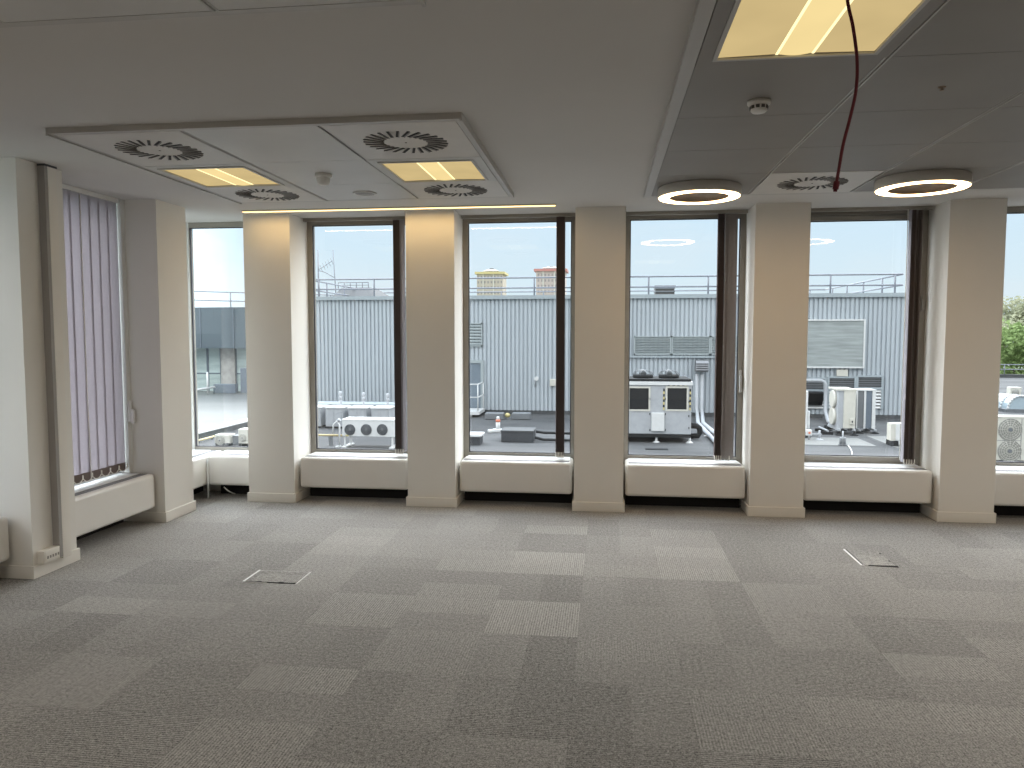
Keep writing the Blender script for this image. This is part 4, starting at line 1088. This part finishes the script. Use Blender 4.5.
# pipe curving down in front of the vent doors
P = lambda px_, py_: at(px_, py_, 1, 28.9)
o = empty('conduit_pipe', (P(826, 400).x, 28.9, ZR), 'grey pipe bending down in front of the plant doors', 'pipe')
e = P(826, 418)
B().sweep([P(806, 380.5), P(820, 380.5), P(823.5, 381.5), P(825.3, 384.5), P(825.6, 390), Vector((P(825.6, 400).x, 28.9, ZR+.3)), at(828.5, 421.5, 2, ZR+.08), at(831, 423, 2, ZR+.08)], .07, 10).build('pipe', M['grey_metal'], o)
B().box(P(826, 400).x-.1, P(826, 400).x+.1, 28.85, 28.95, ZR, ZR+.1).build('support', M['mid_metal'], o)
for i, (q0, q1, lb) in enumerate((((819, 427), (828, 431), 'near'), ((829, 424.2), (832, 425.8), 'far'))):
    A_, B_ = at(*q0, 2, ZR+.12), at(*q1, 2, ZR+.12)
    oo = empty('cable_tray', tuple((A_+B_)/2-Vector((0, 0, .12))), lb+' narrow cable tray leading to the tall cream condenser', 'cable tray', 'cable trays on the roof')
    B().cyl(A_, B_, .035, n=6).build('tray', M['grey_metal'], oo)
    for t in (.15, .6, .95):
        c = A_.lerp(B_, t); B().box(c.x-.16, c.x+.16, c.y-.05, c.y+.05, ZR, ZR+.09).build('support', M['dark_metal'], oo)
p = at(842.5, 445.5, 2, ZR); zt_ = at(842, 431, 1, p.y).z
o = empty('support_foot', (p.x, p.y, ZR), 'thin double-footed grey support standing in front of the tall condensers', 'support')
B().cyl((p.x, p.y, ZR+.05), (p.x, p.y, zt_), .022, n=6).box(p.x-.07, p.x+.07, p.y-.03, p.y+.03, zt_-.22, zt_-.18).build('post', M['grey_metal'], o)
for s_ in (-.06, .06): B().cyl((p.x+s_, p.y, ZR), (p.x+s_, p.y, ZR+.22), .035, n=8).cyl((p.x+s_, p.y, ZR), (p.x+s_, p.y, ZR+.04), .06, n=8).build('foot', M['mid_metal'], o)
q = at(852, 455, 2, ZR)
tag(B().sweep([(p.x+.12, p.y-.12, ZR+.015)]+[(p.x+.12+(q.x-p.x-.12)*t+.03*math.sin(PI*t), p.y-.12+(q.y-p.y+.12)*t, ZR+.015) for t in (.25, .5, .75, 1)], .018, 6).build('white_cable', M['white_metal'], origin=p), 'short white cable lying on the roof at the double-footed support', 'cable')
for i, (q0, q1, lb) in enumerate((((790, 437), (862, 446), 'pale grey walkway strip across the roof before the tall condensers'), ((866, 436), (930, 449), 'pale grey walkway patch by the small condenser'))):
    A_, B_ = at(*q0, 2, ZR), at(*q1, 2, ZR)
    struct(B().box(A_.x, B_.x+.4, min(A_.y, B_.y), max(A_.y, B_.y), ZR, ZR+.008).build('roof_walkway', M['roof_pale'], origin=tuple((A_+B_)/2)), lb, 'walkway')

# ---- right hand window
Y10 = 19.7
P = lambda px_, py_: at(px_, py_, 1, Y10)
a, b = P(996.5, 416.5), P(1034, 463); b.z = ZR+.06
o = empty('twin_fan_condenser', ((a.x+b.x)/2, Y10+.2, ZR), 'cream condenser with two stacked round fans at the right edge', 'air conditioner')
B().box(a.x, b.x, Y10, Y10+.36, b.z, a.z).build('cabinet', M['cream_metal'], o, bevel=.02)
B().box(a.x-.01, b.x+.01, Y10-.01, Y10+.37, a.z-.03, a.z+.005).build('lid', M['cream_metal'], o)
for px_, py_ in ((1010, 429.6), (1009.3, 451)):
    c = P(px_, py_); fan(o, c.x, Y10, c.z, .27, M['fan_pale'])
c = P(1021, 440); B().box(c.x-.006, c.x+.006, Y10-.006, Y10, b.z+.03, a.z-.05).box(a.x+.02, c.x, Y10-.006, Y10, P(1000, 440.4).z-.006, P(1000, 440.4).z+.006).build('panel_seams', M['mid_metal'], o)
for xx in (a.x+.15, b.x-.15): B().box(xx-.05, xx+.05, Y10, Y10+.36, ZR, ZR+.07).build('foot', M['dark_metal'], o)
p = at(1006, 412, 2, ZR); Yd = p.y; q = at(1036, 412, 1, Yd); r_ = (q.x-p.x)/2; ht = at(1021, 396, 1, Yd).z-ZR
o = empty('dome_rooflight', ((p.x+q.x)/2, Yd+.8, ZR), 'pale blue half-round rooflight at the right edge', 'rooflight')
arc = [((p.x+q.x)/2-(r_-.08)*math.cos(PI*i/14), ZR+.1+(ht-.1)*math.sin(PI*i/14)) for i in range(15)]
B().prism(arc, 1, Yd+.05, Yd+1.6).build('dome', M['dome'], o)
b = B()
for yy in (Yd, Yd+.55):
    for (u0, w0), (u1, w1) in zip(arc, arc[1:]): b.cyl((u0, yy+.04, w0), (u1, yy+.04, w1), .045, n=6)
b.build('ribs', M['white_metal'], o)
B().box(p.x-.05, q.x+.05, Yd-.1, Yd+1.7, ZR, ZR+.12).build('kerb', M['mid_metal'], o)
p = at(1016, 398.5, 2, ZR)
o = empty('distant_condenser', (p.x, p.y+.2, ZR), 'small far cream condenser beyond the half-round rooflight', 'air conditioner')
B().box(p.x-.26, p.x+.24, p.y, p.y+.4, ZR, ZR+.55).build('cabinet', M['cream_metal'], o, bevel=.02)
B().lathe((p.x-.03, p.y, ZR+.29), [(0, -.004), (.17, -.004), (.17, 0)], 20, ax=1).build('fan', M['fan_pale'], o)
Ye = 58.5
o = empty('roof_edge_railing', (29, Ye, ZR), 'far metal railing at the roof edge in front of the green tree', 'railing')
b = B().box(24, 34, Ye-.15, Ye+.15, ZR, ZR+.25); b.build('kerb', M['plinth'], o)
for nm, z in (('top_rail', ZR+.95), ('mid_rail', ZR+.6)): B().cyl((24, Ye, z), (34, Ye, z), .035, n=6).build(nm, M['galv'], o)
for k in range(7): B().cyl((24.5+k*1.5, Ye, ZR+.2), (24.5+k*1.5, Ye, ZR+.97), .035, n=6).build('post', M['galv'], o)
# trees
def tree(x, y, zb, zt, rw, label, m, nleaf, seed, ls=.30, lo=.35):
    rnd = random.Random(seed)
    o = empty('broadleaf_tree', (x, y, zb), label, 'tree')
    h = zt-zb
    t = B().cyl((x, y, zb), (x, y, zb+h*.7), .3, .12, n=8)
    blobs = []
    for k in range(26):
        a = rnd.uniform(0, 2*PI); zz = zb+h*rnd.uniform(lo, .93); rr = rw*rnd.uniform(.1, .85)*(1-.5*abs((zz-zb)/h-.6))
        c = Vector((x+rr*math.cos(a), y+rr*math.sin(a), zz)); blobs.append((c, rw*rnd.uniform(.22, .42)))
        t.cyl((x, y, max(zb+h*.3, zz-h*.2)), c, .09, .02, n=5)
    t.build('trunk', M['bark'], o)
    l = B()
    for i in range(nleaf):
        c, r = rnd.choice(blobs)
        d = Vector((rnd.gauss(0, 1), rnd.gauss(0, 1), rnd.gauss(0, 1))).normalized()*r*rnd.uniform(.6, 1.05)
        q = c+d; u = Vector((rnd.gauss(0, 1), rnd.gauss(0, 1), rnd.gauss(0, 1))).normalized(); v = u.orthogonal().normalized(); s = ls*rnd.uniform(.6, 1.2)
        l.add([q-u*s, q-v*s*.5, q+u*s, q+v*s*.5], [(0, 1, 2, 3)])
    l.build('foliage', m, o)
zt1 = at(1015, 318, 1, 66).z; c = at(1016, 340, 1, 66)
tree(c.x+.5, 66, -16, zt1, 4.6, 'bright green tree beyond the railing at the right edge', M['leaf'], 14000, 3, .22, .55)
c = at(1030, 330, 1, 74); tree(c.x, 74, -16, at(1015, 297, 1, 74).z, 5.5, 'olive green tree behind the bright green one', M['leaf2'], 12000, 5, .24, .5)
c = at(848, 290, 1, 80); tree(c.x, 80, -16, at(848, 284.5, 1, 80).z, 2.2, 'green tree top peeping over the clad roof', M['leaf'], 4000, 8, .26, .7)

# ---- towers
def tower(px0, px1, pyc, pyt, Y, wm, rm, label):
    a, b = at(px0, 300, 1, Y), at(px1, 300, 1, Y); zc_ = at(px0, pyc, 1, Y).z; zt_ = at((px0+px1)/2, pyt, 1, Y).z
    w = b.x-a.x; cx = (a.x+b.x)/2
    o = empty('tower_block', (cx, Y+w/2, -16), label, 'tower block', 'tower blocks on the skyline')
    B().box(a.x+w*.04, b.x-w*.04, Y, Y+w, -16, zc_).build('wall', wm, o)
    s = B()
    for k in (.25, .62): s.box(a.x+w*k, a.x+w*k+w*.03, Y-.4, Y, -16, zc_)
    s.build('wall_rib', M['cream_metal'], o)
    B().box(a.x-w*.03, b.x+w*.03, Y-.8, Y+w+.8, zc_, zc_+1.3).build('roof_edge', rm, o)
    h = zt_-zc_-2
    B().add([(cx-w*.28, Y+w*.2, zc_+2), (cx+w*.28, Y+w*.2, zc_+2), (cx+w*.28, Y+w*.8, zc_+2), (cx-w*.28, Y+w*.8, zc_+2), (cx-w*.10, Y+w*.4, zc_+2+h*.7), (cx+w*.10, Y+w*.4, zc_+2+h*.7), (cx+w*.10, Y+w*.6, zc_+2+h*.7), (cx-w*.10, Y+w*.6, zc_+2+h*.7)],
            [(0, 3, 2, 1), (4, 5, 6, 7), (0, 1, 5, 4), (1, 2, 6, 5), (2, 3, 7, 6), (3, 0, 4, 7)]).build('roof_cap', M['cream_metal'], o)
    B().box(cx-w*.07, cx+w*.07, Y+w*.42, Y+w*.58, zc_+2+h*.6, zt_).build('plant_room', M['mid_metal'], o)
tower(475.8, 503.8, 274.2, 267.2, 420, M['tower_y'], M['roof_y'], 'pale tower block with yellow roof edge on the skyline')
tower(534.8, 566, 271.3, 265, 410, M['tower_r'], M['roof_r'], 'pale tower block with red roof edge, half behind the dark blind')

# ---- left: far building, kerb and units seen through the corner window
YL = 39.3
P = lambda px_, py_: at(px_, py_, 1, YL)
x0, x1 = -40.0, -15.0
zt_, zf = P(215, 308).z, P(215, 348).z
o = empty('glazed_building', (-25, YL, ZR), 'far building with blue grey fascia above glazing, seen through the corner window', 'building')
f = B().box(x0, x1, YL-1.0, YL+10, zf, zt_); f.build('fascia', M['lb_blue'], o)
s = B()
for k in range(14): xx = x0+1+k*1.9; s.box(xx-.03, xx+.03, YL-1.04, YL-1.0, zf, zt_)
s.build('fascia_joints', M['lb_dark'], o)
B().box(x0, x1, YL+.3, YL+9, ZR, zf).build('rear_wall', M['lb_dark'], o)
xs_ = [P(px_, 360).x for px_ in (193.5, 206.8, 220.8)]
w = xs_[1]-xs_[0]
b0, b1 = P(221.5, 360).x, P(235.5, 360).x
k = 0; xx = xs_[2]
pan = [(xs_[2]-w*(i+1), xs_[2]-w*i) for i in range(8)]+[(b1+w*i, b1+w*(i+1)) for i in range(3)]
for (u0, u1) in pan:
    fr = B().box(u0, u0+.06, YL, YL+.1, ZR, zf).box(u1-.06, u1, YL, YL+.1, ZR, zf).box(u0, u1, YL, YL+.1, ZR+.95, ZR+1.02).build('window', M['lb_dark'], o)
    B().box(u0+.06, u1-.06, YL+.03, YL+.06, ZR, zf).build('pane', M['lb_glass'], fr)
B().box(b0, b1, YL-.1, YL+.3, ZR, zf).build('brick_pier', M['lb_brick'], o)
rl = empty('terrace_railing', (-22, YL, zt_), 'two-bar railing on top of the far glazed building', 'railing')
for nm, dz in (('top_rail', 1.0), ('mid_rail', .5)):
    B().cyl((-30, YL-3.0+2.6, zt_+dz+.15), (-16, YL+3.4, zt_+dz-.15), .03, n=6).build(nm, M['galv'], rl)
for kk in range(6):
    t = kk/5*.98+.01; xx = -30+14*t; yy = YL-.4+3.8*t
    B().cyl((xx, yy, zt_), (xx, yy, zt_+1.15-.3*t), .03, n=6).build('post', M['galv'], rl)
p = at(215, 393, 2, ZR); q = at(241, 393, 2, ZR); zt2 = at(228, 384, 1, p.y).z
tag(B().box(p.x, q.x-.15, p.y-.15, p.y+.2, ZR, zt2).build('blue_box', M['lb_dark'], origin=((p.x+q.x)/2, p.y, ZR), bevel=.03), 'long low blue grey box at the foot of the far brick pier', 'box')
p = at(241.5, 393, 2, ZR); zt2 = at(243, 368, 1, p.y-.1).z
tag(B().box(p.x, p.x+1.6, p.y-.1, p.y+.2, ZR, zt2).build('blue_box', M['lb_dark'], origin=(p.x+.5, p.y, ZR), bevel=.03), 'taller blue grey box right of the long low one', 'box')
A_, B_ = at(186, 391.5, 1, 36.0), at(215, 387, 1, 37.6)
o = empty('white_barrier', ((A_.x+B_.x)/2, 36.6, ZR), 'white barrier bar with upright in front of the far glazing', 'barrier')
B().cyl(A_, B_, .06, n=8).build('bar', M['white_metal'], o)
c = A_.lerp(B_, .74); B().cyl((c.x, c.y, ZR), (c.x, c.y, at(207.6, 372, 1, c.y).z), .05, n=8).build('post', M['white_metal'], o)
for t in (.08, .96):
    c = A_.lerp(B_, t); B().cyl((c.x, c.y, ZR), (c.x, c.y, c.z), .04, n=6).build('leg', M['lb_dark'], o)
xk = -12.35
o = empty('roof_kerb', (xk, 24, ZR), 'long low roof kerb with pale capping running away beyond the corner window', 'kerb')
B().box(xk-.15, xk+.15, 16, 29, ZR, ZR+.18).build('upstand', M['plinth'], o)
B().box(xk-.2, xk+.2, 16, 29, ZR+.18, ZR+.22).build('capping', M['white_metal'], o)
P = lambda px_, py_: at(px_, py_, 1, 19.9)
for (p0, p1, pt, lab) in ((214.5, 229.5, 434.5, 'cream condenser under the roof kerb, left of two in the corner window'), (238, 250, 429, 'cream condenser beside the first pier in the corner window')):
    a, b = P(p0, pt), P(p1, pt)
    o = empty('kerb_condenser', ((a.x+b.x)/2, 20.1, ZR), lab, 'air conditioner')
    B().box(a.x, b.x, 19.9, 20.25, ZR+.08, a.z).build('cabinet', M['cream_metal'], o, bevel=.02)
    fan(o, a.x+(b.x-a.x)*.36, 19.9, (a.z+ZR)/2, min(.2, (b.x-a.x)*.3), M['fan_pale'])
    for xx in (a.x+.06, b.x-.06): B().box(xx-.04, xx+.04, 19.9, 20.3, ZR, ZR+.09).build('foot', M['dark_metal'], o)
a, b = P(230.5, 436), P(237, 436)
tag(B().box(a.x, b.x, 20.0, 20.3, ZR, a.z).build('louvred_box', M['mid_metal'], origin=((a.x+b.x)/2, 20.1, ZR), bevel=.015), 'dark grey box between the two cream condensers in the corner window', 'box')
A_ = at(199, 440.5, 1, 20.4); B_ = at(214, 436.5, 1, 21.2)
o = empty('cream_pipe', tuple((A_+B_)/2), 'cream pipe sloping to the left condenser of the corner window', 'pipe')
B().cyl(A_-(B_-A_)*.5, B_, .035, n=8).build('pipe', M['yellow'], o)
for t in (0, .9):
    c = A_.lerp(B_, t); B().box(c.x-.04, c.x+.04, c.y-.04, c.y+.04, ZR, c.z).build('support', M['mid_metal'], o)

# ================================================================== sky and lamps
W = bpy.data.worlds.new('sky'); bpy.context.scene.world = W; W.use_nodes = True
nt = W.node_tree; bg = nt.nodes['Background']; L = nt.links.new
def N(t): return nt.nodes.new(t)
def mt(op, *a, clamp=False):
    n = N('ShaderNodeMath'); n.operation = op; n.use_clamp = clamp
    for i, v in enumerate(a):
        if isinstance(v, (int, float)): n.inputs[i].default_value = v
        else: L(v, n.inputs[i])
    return n.outputs[0]
tc = N('ShaderNodeTexCoord'); sx = N('ShaderNodeSeparateXYZ'); L(tc.outputs['Generated'], sx.inputs[0])
x, y, z = sx.outputs
ramp = N('ShaderNodeValToRGB'); L(mt('MULTIPLY_ADD', z, .5, .5), ramp.inputs[0])
cr = ramp.color_ramp
cr.elements[0].position = .0; cr.elements[0].color = (.22, .23, .24, 1)
cr.elements[1].position = 1; cr.elements[1].color = (.62, .76, .92, 1)
for pos, col in ((.49, (.24, .25, .26)), (.503, (.83, .95, 1.0)), (.54, (.76, .925, 1.03)), (.60, (.665, .885, 1.07)), (.63, (.85, .885, .90)), (.80, (.85, .87, .88))):
    e = cr.elements.new(pos); e.color = col+(1,)
# soft clouds
mp = N('ShaderNodeMapping'); mp.inputs['Scale'].default_value = (1.2, 1.2, 5); L(tc.outputs['Generated'], mp.inputs[0])
nz = N('ShaderNodeTexNoise'); nz.inputs['Scale'].default_value = 2.4; nz.inputs['Detail'].default_value = 7; nz.inputs['Roughness'].default_value = .6
L(mp.outputs[0], nz.inputs['Vector'])
mr = N('ShaderNodeMapRange'); mr.inputs[1].default_value = .48; mr.inputs[2].default_value = .75; mr.inputs[4].default_value = .4
L(nz.outputs['Fac'], mr.inputs[0])
mix = N('ShaderNodeMix'); mix.data_type = 'RGBA'; L(mt('MULTIPLY', mr.outputs[0], mt('GREATER_THAN', z, 0)), mix.inputs[0])
L(ramp.outputs[0], mix.inputs[6]); mix.inputs[7].default_value = (.90, .95, .99, 1)
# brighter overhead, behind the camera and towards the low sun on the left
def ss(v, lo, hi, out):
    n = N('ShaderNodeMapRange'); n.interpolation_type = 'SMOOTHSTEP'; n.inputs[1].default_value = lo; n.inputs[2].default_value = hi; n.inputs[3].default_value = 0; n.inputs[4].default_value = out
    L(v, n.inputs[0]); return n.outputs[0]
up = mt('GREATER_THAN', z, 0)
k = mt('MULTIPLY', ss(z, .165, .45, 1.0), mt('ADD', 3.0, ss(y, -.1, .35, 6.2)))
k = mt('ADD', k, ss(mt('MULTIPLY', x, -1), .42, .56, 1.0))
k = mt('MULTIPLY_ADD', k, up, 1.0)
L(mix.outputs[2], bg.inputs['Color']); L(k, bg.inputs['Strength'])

def lamp(x, y, z, sx_, sy_, watt, col, rot=(0, 0, 0), name='fill_lamp'):
    d = bpy.data.lights.new(name, 'AREA'); d.shape = 'RECTANGLE'; d.size = sx_; d.size_y = sy_; d.energy = watt; d.color = col
    o = bpy.data.objects.new(name, d); C.objects.link(o); o.location = (x, y, z); o.rotation_euler = rot
    return o
WARM = (1, .90, .77)
# fill lamps added at the unseen ceiling panels to brighten the room
for (i, j, w) in ((3, 1, 58), (5, 6, 28)):
    lamp((RX[i]+RX[i+1])/2, (RY[j]+RY[j+1])/2, RAFT-.03, .56, .56, w, WARM)
lamp(-3.165, (yl[1]+yl[2])/2, RAFT-.03, .56, .56, 30, WARM)
lamp(-1.83, yl_, H-.018, 2.75, .03, 5.5, (1, .66, .28), name='strip_lamp')
# daylight portals at the glass
def portal(x, y, sx_, sz_, rz):
    o = lamp(x, y, 1.5, sx_, sz_, 1, (1, 1, 1), (PI/2, 0, rz), 'window_portal'); o.data.cycles.is_portal = True
for a, b in [(FX, COLS[0][0])]+[(COLS[i][1], COLS[i+1][0]) for i in range(5)]: portal((a+b)/2, FY+.12, b-a, 2.4, PI)
for a, b in ((LP[0][1], LP[1][0]), (LP[1][1], FY), (3.225, 4.30)): portal(FX-.12, (a+b)/2, b-a, 2.4, -PI/2)
vs = bpy.context.scene.view_settings
vs.view_transform = 'Standard'; vs.look = 'None'; vs.exposure = 0; vs.gamma = 1
bpy.context.scene.cycles.max_bounces = 10; bpy.context.scene.cycles.transparent_max_bounces = 16; bpy.context.scene.cycles.diffuse_bounces = 6
bpy.context.scene.cycles.sample_clamp_indirect = 4
